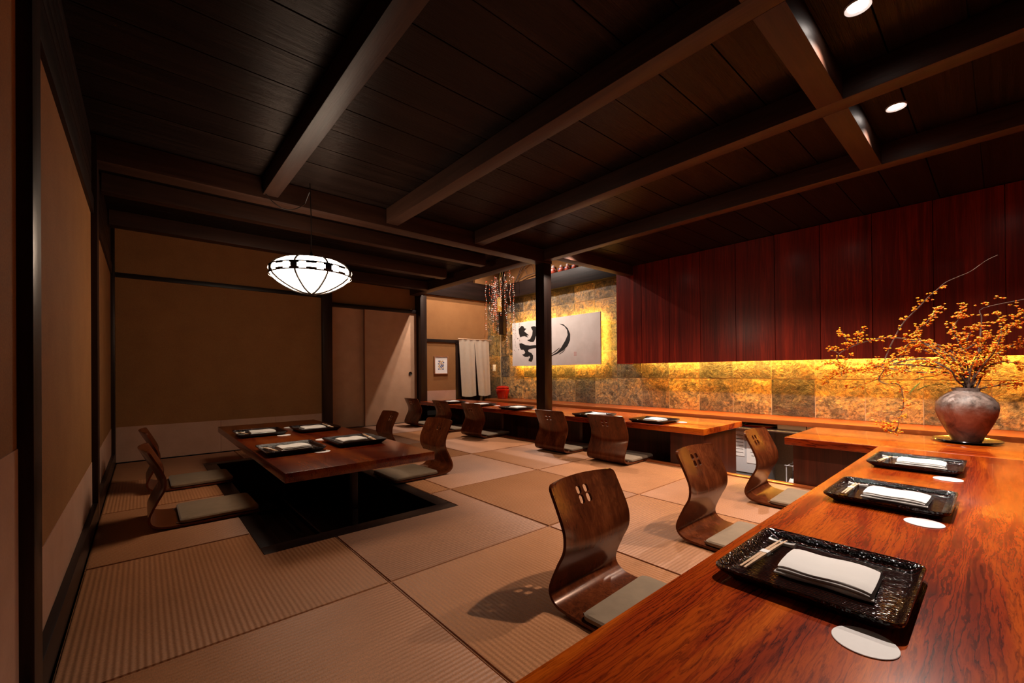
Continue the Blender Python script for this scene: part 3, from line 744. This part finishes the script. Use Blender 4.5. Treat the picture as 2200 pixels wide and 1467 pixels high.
# ================================================================== PENDANT LAMP
LX, LY, LZ = .882, 3.12, 1.462
pl = thing('pendant_lamp', 'glowing white paper-glass pendant lamp with black ribs and cloud band', 'lamp', (LX, LY, LZ))
prof = [(.004, -.116), (.06, -.108), (.115, -.091), (.165, -.068), (.21, -.040), (.24, -.013), (.254, .010), (.257, .024), (.254, .040), (.244, .058), (.222, .08), (.19, .098), (.165, .102)]
def lobed(rf, zf, n=64):
    return [[(r*rf*(1+.012*abs(math.sin(4*(2*PI*j/n)))-.006)*math.cos(2*PI*j/n), r*rf*(1+.012*abs(math.sin(4*(2*PI*j/n)))-.006)*math.sin(2*PI*j/n), z*zf) for j in range(n)] for r, z in prof]
LB = lobed(1, 1)
MB().loft(LB[:8], True, False).build('glass_shade', 'glow', pl, True, angle=80)
MB().loft(LB[7:], False, False).build('upper_glass', 'glow_up', pl, True, angle=80)
MB().lathe([(.0, .112), (.15, .110), (.172, .104), (.172, .098), (.0, .098)], 32).build('top_cap', 'iron', pl, True)
for k in range(8):
    a = 2*PI*(k/8)+.12
    pts = [((r+.004)*math.cos(a), (r+.004)*math.sin(a), z-(.003 if z < -.09 else 0)) for r, z in prof]
    MB().tube(pts, .0068, 6).build('rib', 'iron', pl, True)
bm_ = MB(); nseg, per, rows_ = 8, 20, 7
NA = nseg*per
def bpt(i, j):
    a = 2*PI*i/NA+.12; z = -.005+.058*j/rows_; r = .2655-7*(z-.024)**2
    return (r*math.cos(a), r*math.sin(a), z)
def openc(i, j):
    p = (i % per)/per; t = abs(p+.5/per-.5)*2     # 0 centre .. 1 at a rib
    if t > .80: return False
    hh = 1.1+1.45*math.exp(-((t-.50)/.22)**2)
    return abs(j+.5-rows_/2) < hh
for i in range(NA):
    for j in range(rows_):
        if not openc(i, j): bm_.add([bpt(i, j), bpt(i+1, j), bpt(i+1, j+1), bpt(i, j+1)], [(0, 1, 2, 3)])
bm_.build('cloud_band', 'iron', pl, True)
MB().lathe([(0, -.13), (.012, -.126), (.02, -.119), (.012, -.114), (0, -.114)], 16).build('finial', 'iron', pl, True)
MB().tube([(0, 0, .11), (0, 0, .155), (0, 0, .17)], [.02, .012, .006], 10).build('cap_stem', 'iron', pl, True)
MB().tube([(0, 0, .165), (.002, 0, .4), (0, .005, 1.98-LZ), (0, .02, 2.115-LZ)], .0035, 6).build('hanging_cord', 'iron', pl)
pts = []
for k in range(15):
    t = k/14; pts.append((-.275*(1-t)-.01*t, .10, 2.0-LZ+.025*(1-t)-.14*4*t*(1-t)*.62))
MB().tube([(-.275, .13, 2.06-LZ)]+pts+[(0, .03, 2.06-LZ)], .0035, 6).build('swag_cord', 'iron', pl)

# ================================================================== DOWNLIGHTS
WARM = (1.0, .80, .66); WHITE = (1.0, .83, .71)
def downlight(x, y, z, power, label, grp, size=120, blend=.7, color=WHITE, aim=None):
    t = thing('downlight', label, 'downlight', (x, y, z), 0, grp)
    MB().lathe([(.030, -.001), (.040, -.006), (.042, -.001), (.042, .004), (.030, .004)], 32, cap0=False, cap1=False).build('trim_ring', 'white_encl', t, True)
    MB().lathe([(0, -.0005), (.030, -.0005), (.030, .003), (0, .003)], 28).build('lens', 'down_glow', t, True)
    s = spot('lamp_light', (x, y, z-.014), aim or (x, y, z-1), power, size, blend, color, None, .016)
    s.parent = t; s.location = (0, 0, -.014)
gl = 'ceiling downlights over the front counter'
downlight(1.975, .33, ZC, DOWN, 'small bright recessed downlight between beams above the front counter', gl)
downlight(2.88, .335, ZC, DOWN, 'small bright recessed downlight in the beam bay nearest the cabinet', gl)
gl = 'ceiling downlights over the back counter'
downlight(3.50, 1.05, ZC, BACKD, 'recessed downlight above the gap between the counters', gl)
downlight(3.50, 1.60, ZC, BACKD, 'recessed downlight above the cut end of the back counter', gl)
downlight(3.50, 2.93, ZC, BACKD, 'recessed downlight above the back counter before the post', gl)
downlight(3.50, -.07, ZC, BACKD, 'recessed downlight above the flower vase', gl)
gl = 'downlights high in the light well'
downlight(3.85, 4.75, 3.09, WELL*1.6, 'high downlight in the light well facing the big calligraphy', gl, 150)
downlight(3.75, 5.6, 3.09, WELL*1.6, 'high downlight in the light well near the framed print', gl, 150)

# ================================================================== CALLIGRAPHY PANEL
FK = 4.95/4.33
def YZ(p): return (p[0]*FK, (p[1]-.8)*FK+.8)
cy0, cy1 = 3.272*FK, 4.945*FK; cz0, cz1 = YZ((0, .875))[1], YZ((0, 1.534))[1]
cp = thing('calligraphy_panel', 'large white calligraphy panel with black brush strokes, lit from behind', 'wall art', (4.95, (cy0+cy1)/2, cz0))
def loc(p): y, z = YZ(p); return (y-(cy0+cy1)/2, z-cz0)
hw = (cy1-cy0)/2
bx('canvas', -.022, 0, -hw, hw, 0, cz1-cz0, 'canvas', cp, .002)
strokes = [[(4.797, 1.435), (4.731, 1.48), (4.691, 1.47), (4.668, 1.437), (4.626, 1.428), (4.65, 1.411), (4.674, 1.394), (4.623, 1.36), (4.57, 1.325), (4.624, 1.329), (4.588, 1.296), (4.669, 1.32), (4.724, 1.317), (4.761, 1.31), (4.788, 1.366)],
 [(4.525, 1.444), (4.481, 1.452), (4.429, 1.448), (4.404, 1.404), (4.417, 1.321), (4.449, 1.251), (4.475, 1.222), (4.536, 1.226), (4.607, 1.254), (4.544, 1.269), (4.5, 1.327), (4.49, 1.387), (4.516, 1.419)],
 [(4.781, 1.215), (4.735, 1.218), (4.644, 1.186), (4.554, 1.172), (4.432, 1.175), (4.348, 1.154), (4.373, 1.132), (4.45, 1.131), (4.555, 1.123), (4.594, 1.107), (4.582, 1.082), (4.521, 1.061), (4.486, 1.023), (4.49, .975), (4.522, .933), (4.584, .947), (4.575, .977), (4.548, .995), (4.565, 1.026), (4.592, 1.008), (4.655, 1.01), (4.728, 1.044), (4.673, 1.054), (4.654, 1.078), (4.69, 1.117), (4.745, 1.119), (4.776, 1.158)],
 [(3.96, 1.442), (3.892, 1.43), (3.811, 1.368), (3.768, 1.287), (3.772, 1.21), (3.814, 1.134), (3.889, 1.077), (3.995, 1.036), (4.121, 1.0), (4.283, .972), (4.283, .984), (4.121, 1.012), (4.01, 1.055), (3.933, 1.113), (3.857, 1.204), (3.812, 1.279), (3.823, 1.346), (3.87, 1.4), (3.922, 1.424)],
 [(4.20, 1.008), (4.12, 1.028), (4.03, 1.066), (3.96, 1.108), (3.968, 1.113), (4.04, 1.074), (4.12, 1.036), (4.20, 1.014)],
 [(3.97, .99+.03), (3.90, 1.05), (3.86, 1.085), (3.865, 1.09), (3.90, 1.06), (3.965, 1.03)]]
for c in ((4.818, 1.292, .008), (4.801, 1.122, .007), (4.896, 1.119, .006), (4.86, 1.16, .004), (4.905, 1.20, .004), (4.87, 1.10, .003)):
    strokes.append([(c[0]+c[2]*math.cos(k*PI/4), c[1]+c[2]*math.sin(k*PI/4)) for k in range(8)])
for st in strokes:
    MB().prism([loc(p) for p in st], 0, -.0235, -.0215).build('brush_stroke', 'ink', cp)
y0, z0 = loc((3.709, .996)); y1, z1 = loc((3.664, 1.052))
sm = MB()
ya, yb_ = min(y0, y1), max(y0, y1)
for k in range(2): sm.box(-.0232, -.0215, ya+k*(yb_-ya)*.55, ya+k*(yb_-ya)*.55+.018, z0, z1)
sm2 = MB()
for c in range(2):
    for r in range(4):
        yy = ya+c*(yb_-ya)*.55; zz = z0+(z1-z0)*r/4
        sm2.box(-.0231, -.0215, yy, yy+.02, zz, zz+.004).box(-.0231, -.0215, yy+(.008 if r % 2 else .0), yy+(.011 if r % 2 else .003), zz, zz+.014)
sm2.build('seal_mark', 'red_paint', cp)
for a in ((-hw+.06, hw-.06, .05, .062), (-hw+.06, hw-.06, cz1-cz0-.062, cz1-cz0-.05)): bx('led_strip', .006, .018, a[0], a[1], a[2], a[3], 'led', cp)
bx('led_strip', .006, .018, -hw+.035, -hw+.047, .07, cz1-cz0-.07, 'led', cp)
bx('led_strip', .006, .018, hw-.047, hw-.035, .07, cz1-cz0-.07, 'led', cp)
bx('backing_frame', .0, .085, -hw+.16, hw-.16, .16, cz1-cz0-.16, 'kitchen', cp)

# ================================================================== DOORWAY CURTAIN, FRAMED PRINT, SWITCH
no = thing('noren_curtain', 'pale split linen curtain hanging in the doorway', 'curtain', (4.39, 6.03, .37))
def panel(x0t, x1t, x0b, x1b, ph):
    mb = MB(); nx, nz = 16, 20; vs = []; fs = []
    for side in (0, 1):
        for j in range(nz+1):
            t = j/nz; z = .985*(1-t)+.008
            for i in range(nx+1):
                u = i/nx; x = (x0t*(1-t)+x0b*t)*(1-u)+(x1t*(1-t)+x1b*t)*u
                vs.append((x-4.39, .014*t*math.sin(u*7+ph)+.005*math.sin(u*17+ph*2)+side*.003, z-.018*math.sin(PI*u)*t))
    n = (nx+1)*(nz+1)
    for j in range(nz):
        for i in range(nx):
            a = j*(nx+1)+i; f = (a, a+1, a+nx+2, a+nx+1); fs.append(f); fs.append(tuple(k+n for k in reversed(f)))
    return mb.add(vs, fs)
panel(4.055, 4.372, 4.115, 4.415, .4).build('cloth_panel', 'noren', no, True)
panel(4.372, 4.695, 4.47, 4.735, 2.0).build('cloth_panel', 'noren', no, True)
MB().tube([(-.36, .0, .985), (.36, .0, .985)], .008, 8).build('curtain_rod', 'pale_wood', no, True)
fp = thing('framed_print', 'small framed print of blue and rust shapes on the plaster', 'picture', (3.748, 6.112, .757))
bx('mat_board', -.118, .118, -.004, .003, .012, .288, 'paper', fp)
for a in ((-.134, -.118, 0, .30), (.118, .134, 0, .30)): bx('frame_side', a[0], a[1], -.014, .006, a[2], a[3], 'frame_wood', fp, .002)
for a in ((0, .014), (.286, .30)): bx('frame_side', -.118, .118, -.014, .006, a[0], a[1], 'frame_wood', fp, .002)
rr = random.Random(3)
for r in range(7):
    for c in range(3):
        cx = -.04+c*.038+rr.uniform(-.005, .005)+(r % 2)*.008; cz = .085+r*.022; l = .019
        MB().prism([(cx+l*math.cos(k*PI/5)*(1 if math.cos(k*PI/5) < 0 else .7), cz+.0095*math.sin(k*PI/5)) for k in range(10)], 1, -.0052, -.0038).build('printed_shape', ['print_blue', 'print_blue', 'print_rust', 'print_ochre'][rr.randrange(4)], fp)
sw = thing('light_switch', 'small pale switch plate on the gold return wall', 'switch', (4.885, 6.118, .80))
bx('switch_plate', -.035, .035, -.006, .002, 0, .12, 'white_encl', sw, .002)
for a in ((-.022, -.004), (.004, .022)):
    for z_ in (.02, .065): bx('switch_key', a[0], a[1], -.010, -.006, z_, z_+.035, 'white_encl', sw, .001)

# ================================================================== RED JAR ON THE SHELF
rj = thing('red_jar', 'round red lacquered lidded jar on the back shelf corner', 'jar', (4.86, 5.85, SZ+.001))
MB().lathe([(0, 0), (.085, 0), (.092, .01), (.10, .06), (.118, .115), (.13, .145), (.128, .165), (.105, .18), (0, .18)], 36).build('jar_body', 'red_lacq', rj, True)
MB().lathe([(.0, .178), (.108, .178), (.118, .188), (.116, .202), (.09, .222), (.05, .232), (0, .234)], 36).build('jar_lid', 'red_lacq', rj, True)

# ================================================================== FIGURINES ON THE TIMBER
fk = 4.99/4.3
for n, (yy, s_) in enumerate(((4.046, 1.0), (3.899, .82), (3.786, .78), (3.668, .72))):
    t = thing('doll_figurine', 'small red and white clay doll on the timber, %s from the post' % ('first', 'second', 'third', 'fourth')[n], 'figurine', (4.975, yy*fk, 2.3525), rr.uniform(-.3, .3), 'clay dolls on the timber')
    MB().lathe([(0, 0), (.05*s_, 0), (.058*s_, .02*s_), (.05*s_, .06*s_), (.03*s_, .085*s_), (0, .09*s_)], 20).build('robe', 'doll_red', t, True)
    MB().lathe([(0, .075*s_), (.022*s_, .08*s_), (.031*s_, .105*s_), (.024*s_, .13*s_), (0, .138*s_)], 18).build('head', 'doll_white', t, True)
    MB().lathe([(.048*s_, .03*s_), (.056*s_, .045*s_), (.046*s_, .068*s_), (.034*s_, .075*s_)], 20, cap0=False, cap1=False).build('sash', 'doll_white', t, True)
    for sx in (-1, 1): MB().lathe([(0, -.02*s_), (.016*s_, -.012*s_), (.018*s_, .006*s_), (0, .022*s_)], 12, (-.035*s_, sx*.034*s_, .052*s_)).build('sleeve', 'doll_blue' if sx > 0 else 'doll_red', t, True)

# ================================================================== BEADED WILLOW IN A BAMBOO VASE
bv = thing('bamboo_vase', 'yellow bamboo tube vase hung on the corner post', 'vase', (4.915, 5.99, 1.88))
MB().lathe([(.0, 0), (.042, 0), (.044, .006), (.043, .10), (.045, .105), (.043, .11), (.044, .262), (.038, .262), (.037, .20), (0, .2)], 24).build('bamboo_tube', 'bamboo', bv, True)
MB().tube([(.04, 0, .22), (.046, 0, .23)], .005, 6).build('hanging_peg', 'iron', bv)
wb_ = thing('beaded_willow', 'drooping willow twigs strung with red and white beads', 'decoration', (4.915, 5.99, 2.08))
r3 = random.Random(11)
bw, br_ = MB(), MB()
def bead(mb, p, r):
    x, y, z = p
    mb.add([(x+r, y, z), (x-r, y, z), (x, y+r, z), (x, y-r, z), (x, y, z+r), (x, y, z-r)], [(0, 2, 4), (2, 1, 4), (1, 3, 4), (3, 0, 4), (2, 0, 5), (1, 2, 5), (3, 1, 5), (0, 3, 5)])
for k in range(26):
    lft = k < 19
    # arc outwards (toward -x, i.e. along the doorway wall, or toward -y along the slate wall), then hang
    if lft: ex, ey = -r3.uniform(.06, .33), -r3.uniform(.02, .14)
    else: ex, ey = r3.uniform(-.12, -.02), -r3.uniform(.10, .52)
    hz = r3.uniform(.22, .42) if lft else r3.uniform(.25, .7); drop = r3.uniform(.45, 1.0) if lft else r3.uniform(.7, 1.15)
    pts = []
    for i in range(9):
        t = i/8; pts.append((ex*math.sin(t*PI/2), ey*math.sin(t*PI/2), hz*math.sin(t*PI*.62)))
    x, y, z = pts[-1]; z1 = z-drop
    nst = int(drop/.035)
    for i in range(1, nst): pts.append((x+.006*math.sin(i*.7+k), y+.006*math.cos(i*.9+k), z-drop*i/nst))
    MB().tube(pts, [.005-.0038*min(1, i/10) for i in range(len(pts))], 4).build('willow_twig', 'twig', wb_)
    for i in range(5, len(pts)):
        if r3.random() < .85: bead(bw if r3.random() < .5 else br_, (pts[i][0], pts[i][1], pts[i][2]-.012*r3.random()), r3.uniform(.0085, .0115))
tag(bw.build('white_beads', 'bead_w', wb_, True), kind='stuff'); tag(br_.build('red_beads', 'bead_r', wb_, True), kind='stuff')
for pts in (((0, 0, 0), (.0, -.02, .2), (-.03, -.05, .36), (-.02, -.07, .55)), ((0, 0, 0), (-.04, -.02, .1), (-.1, -.03, .22), (-.2, -.05, .27)), ((0, 0, .1), (.0, -.05, .3), (.0, -.1, .5))):
    MB().tube(pts, [.008, .007, .006, .004][:len(pts)], 6).build('stem', 'bamboo', wb_, True)
ww = thing('wicker_arch', 'thin bare twig arches leaning on the timber above the slate', 'decoration', (4.975, 5.12, 2.3575))
for k, pts in enumerate((((0, .50, 0), (0, .30, .30), (0, .05, .62)), ((0, .50, 0), (.0, .30, .22), (0, .08, .31), (0, -.12, .30), (0, -.24, .22)), ((0, .45, .02), (0, .2, .07), (0, -.1, .09), (0, -.24, .10)), ((0, .28, .24), (0, .2, .14), (0, .19, .07)), ((0, .12, .30), (0, .04, .18), (0, .02, .08)))):
    MB().tube(pts, .007 if k < 3 else .004, 6).build('twig', 'twig', ww, True)

# ================================================================== FLOWER VASE WITH BERRY BRANCHES
VX, VY = 3.90, .145
o = MB().lathe([(0, 0), (.09, 0), (.145, .008), (.158, .014), (.156, .018), (.14, .013), (.085, .007), (0, .006)], 40).build('saucer', 'lacq_plain', None, True, angle=60); o.location = (VX, VY, CT+.0006); tag(o, 'thin dark round saucer under the clay vase', 'saucer')
va = thing('clay_vase', 'rough reddish clay jar vase with grey ash shoulders on the counter', 'vase', (VX, VY, CT+.0075))
MB().lathe([(0, 0), (.066, 0), (.070, .006), (.088, .05), (.115, .11), (.134, .16), (.1415, .205), (.137, .24), (.118, .272), (.09, .296), (.066, .308), (.060, .316), (.066, .330), (.0655, .334), (.056, .330), (.052, .318), (.06, .30), (.1, .26), (.1, .12), (0, .05)], 56).build('jar_body', 'clay', va, True, angle=60)
bb_ = thing('berry_branches', 'wild branches of yellow and orange berries in the clay vase', 'flowers', (VX, VY, .60))
BR = [
(3.95, [(0.119, 0.659), (0.1, 0.76), (0.062, 0.869), (0.025, 0.939), (-0.057, 1.057), (-0.096, 1.102), (-.16, 1.16)], 1),
(3.9, [(0.127, 0.66), (0.098, 0.806), (0.073, 0.922), (0.091, 0.95), (0.159, 0.903), (0.271, 0.856), (0.375, 0.81), (0.531, 0.741), (0.634, 0.688), (0.769, 0.643)], .55),
(3.85, [(0.132, 0.662), (0.152, 0.779), (0.202, 0.862), (0.293, 0.94), (0.411, 0.99), (0.484, 1.005), (0.545, 1.004), (0.631, 0.983), (0.697, 0.956), (0.774, 0.906), (0.783, 0.837), (0.762, 0.804), (0.682, 0.788)], .7),
(4.0, [(0.14, 0.656), (0.178, 0.76), (0.278, 0.799), (0.421, 0.82), (0.54, 0.828), (0.527, 0.905), (0.495, 0.997), (0.441, 1.115), (0.366, 1.208), (0.323, 1.267), (0.273, 1.319), (0.232, 1.361), (0.172, 1.389), (0.12, 1.413), (0.057, 1.466), (0.006, 1.493)], .5),
(3.8, [(0.139, 0.663), (0.181, 0.78), (0.263, 0.891), (0.363, 1.009), (0.315, 1.081), (0.254, 1.177)], .9),
(4.05, [(0.126, 0.655), (0.095, 0.853), (0.084, 1.002), (0.077, 1.113), (0.073, 1.174), (-0.097, 1.21), (-.2, 1.235)], .25),
(3.9, [(0.127, 0.66), (0.135, 0.806), (0.184, 0.992), (0.203, 1.04), (0.17, 1.111), (0.16, 1.184)], 1),
(3.78, [(0.138, 0.664), (0.181, 0.717), (0.211, 0.789), (0.329, 0.856), (0.484, 0.821), (0.529, 0.762), (0.545, 0.718), (0.508, 0.693), (0.445, 0.69), (0.425, 0.618), (0.425, 0.541), (0.444, 0.463), (0.452, 0.404)], .6),
(3.95, [(0.11, 0.654), (0.022, 0.684), (-0.053, 0.703), (-0.079, 0.681)], 1),
(4.05, [(0.119, 0.655), (0.07, 0.805), (0.008, 0.887), (-0.057, 0.938), (-0.097, 0.963), (-.18, 1.0)], 1),
(3.82, [(0.118, 0.663), (0.078, 0.796), (0.019, 0.9), (-0.005, 1.019), (0.009, 1.107)], 1),
(3.88, [(0.133, 0.661), (0.172, 0.834), (0.235, 0.929), (0.336, 0.963), (0.407, 0.957), (0.437, 0.88), (0.558, 0.812), (0.663, 0.782), (0.781, 0.762), (0.862, 0.696)], .9),
(3.98, [(0.114, 0.658), (0.057, 0.796), (-0.009, 0.831), (-0.061, 0.821), (-.13, .80)], 1),
(3.92, [(0.131, 0.659), (0.148, 0.816), (0.141, 0.963), (0.102, 1.051)], 1),
(3.85, [(0.783, 0.837), (0.845, 0.833), (0.918, 0.795)], .8), (3.85, [(0.714, 0.967), (0.738, 1.016), (0.759, 1.076)], .9),
(3.85, [(0.668, 0.97), (0.668, 1.022), (0.647, 1.077)], .8), (3.85, [(0.774, 0.906), (0.808, 0.929), (0.848, 0.938)], .8),
(3.85, [(0.762, 0.74), (0.758, 0.804), (0.718, 0.899)], .7), (3.78, [(0.452, 0.404), (0.470, 0.376), (0.505, .388), (0.53, .42)], 1),
(3.98, [(.13, .66), (.16, .80), (.24, .86), (.34, .92), (.36, .98)], 1), (3.86, [(.13, .66), (.12, .8), (.06, .95), (.05, 1.0)], 1),
(4.02, [(.13, .66), (.19, .78), (.33, .83), (.45, .90), (.40, .97)], 1), (3.75, [(.135, .66), (.2, .76), (.35, .77), (.5, .80), (.6, .83)], 1)]
r4 = random.Random(5)
ROOT = [k_/1000 for k_ in range(650, 670)]      # heights of the vase mouth: branches starting there are rooted in it
yel, red = MB(), MB()
ICO = []
def ico(mb, p, r, q_=(1, 1, 1)):
    if not ICO:
        bm = bmesh.new(); bmesh.ops.create_icosphere(bm, subdivisions=1, radius=1)
        ICO.append([v.co.copy() for v in bm.verts]); ICO.append([tuple(v.index for v in f.verts) for f in bm.faces]); bm.free()
    mb.add([(p[0]+v.x*r*q_[0], p[1]+v.y*r*q_[1], p[2]+v.z*r*q_[2]) for v in ICO[0]], ICO[1])
def cluster(p, n, spread):
    for _ in range(n):
        c = (p[0]+r4.gauss(0, spread), p[1]+r4.gauss(0, spread), p[2]+r4.gauss(0, spread*.8))
        r = r4.uniform(.0048, .0068)
        ico(red, c, r)
        for h_ in range(2):
            a = r4.uniform(0, 2*PI); d = r*.95
            ico(yel, (c[0]+d*math.cos(a), c[1]+d*math.sin(a), c[2]+r4.uniform(0, .6)*r), r*.95, (1, 1, .55))
for X, pts, dens in BR:
    P3 = []
    for i, (y, z) in enumerate(pts):
        t = min(1, i/3) if len(pts) > 4 and pts[0][1] in ROOT else 1
        if pts[0][1] in ROOT: t = min(1, i/2.0)
        x = VX+(X-VX)*t
        if i == 0 and z in ROOT: y = VY+(y-VY)*.8+r4.uniform(-.02, .02); x = VX+r4.uniform(-.025, .025)
        P3.append(Vector((x-VX, y-VY, z-.60)))
    if pts[0][1] in ROOT: P3.insert(0, Vector((P3[0].x*.6, P3[0].y*.6, -.02)))
    S = []
    for i in range(len(P3)-1):
        p0, p1, p2, p3 = P3[max(0, i-1)], P3[i], P3[i+1], P3[min(len(P3)-1, i+2)]
        for t in (0, .25, .5, .75): S.append(.5*((2*p1)+(-p0+p2)*t+(2*p0-5*p1+4*p2-p3)*t*t+(-p0+3*p1-3*p2+p3)*t**3))
    S.append(P3[-1])
    n = len(S); r0 = .006 if len(pts) > 3 else .0025
    MB().tube(S, [r0*(1-.75*i/n) for i in range(n)], 5).build('branch', 'twig', bb_, True)
    acc = 0; nxt = .02
    start = .16 if pts[0][1] in ROOT else .0
    for i in range(1, n):
        acc += (S[i]-S[i-1]).length
        if acc > max(nxt, start):
            nxt = max(acc, start)+r4.uniform(.010, .024)/max(.3, dens)
            if S[i].z > .76 and X == 4.0: continue
            for _ in range(1 if dens < .8 else 2): cluster(S[i]+Vector((r4.gauss(0, .010), r4.gauss(0, .014), r4.gauss(.004, .012))), r4.randint(3, 6), .011)
tag(yel.build('berry_husks', 'berry', bb_, True), kind='stuff'); tag(red.build('berries', 'berry_red', bb_, True), kind='stuff')
def leaf(p, d, l, wd):
    d = Vector(d).normalized(); s_ = d.cross(Vector((0, 0, 1))).normalized(); nrm = s_.cross(d)
    mb = MB(); vs = []; fs = []
    prof_ = ((0, .05), (.2, .7), (.45, 1), (.7, .75), (.9, .3), (1, .02))
    for t, w1 in prof_:
        c = Vector(p)+d*l*t-Vector((0, 0, l*.35*t*t))
        for k in (-1, 0, 1): vs.append(tuple(c+s_*wd*w1*k*.5+nrm*(.004*abs(k))))
    for i in range(len(prof_)-1):
        for k in range(2): a = i*3+k; fs.append((a, a+1, a+4, a+3))
    mb.add(vs, fs); return mb
for p, d, l, wd in (((-.05, .18, .19), (-.1, 1, .4), .07, .035), ((-.04, .14, .14), (-.3, 1, .1), .09, .035), ((-.03, .10, .09), (-.2, 1, .2), .05, .03), ((-.05, .20, .10), (-.2, .6, -.6), .075, .03), ((.0, .05, .09), (-.3, .3, .2), .05, .03), ((-.02, .16, .08), (-.3, 1, -.2), .06, .03)):
    leaf(p, d, l, wd).build('leaf', 'leaf', bb_, True)
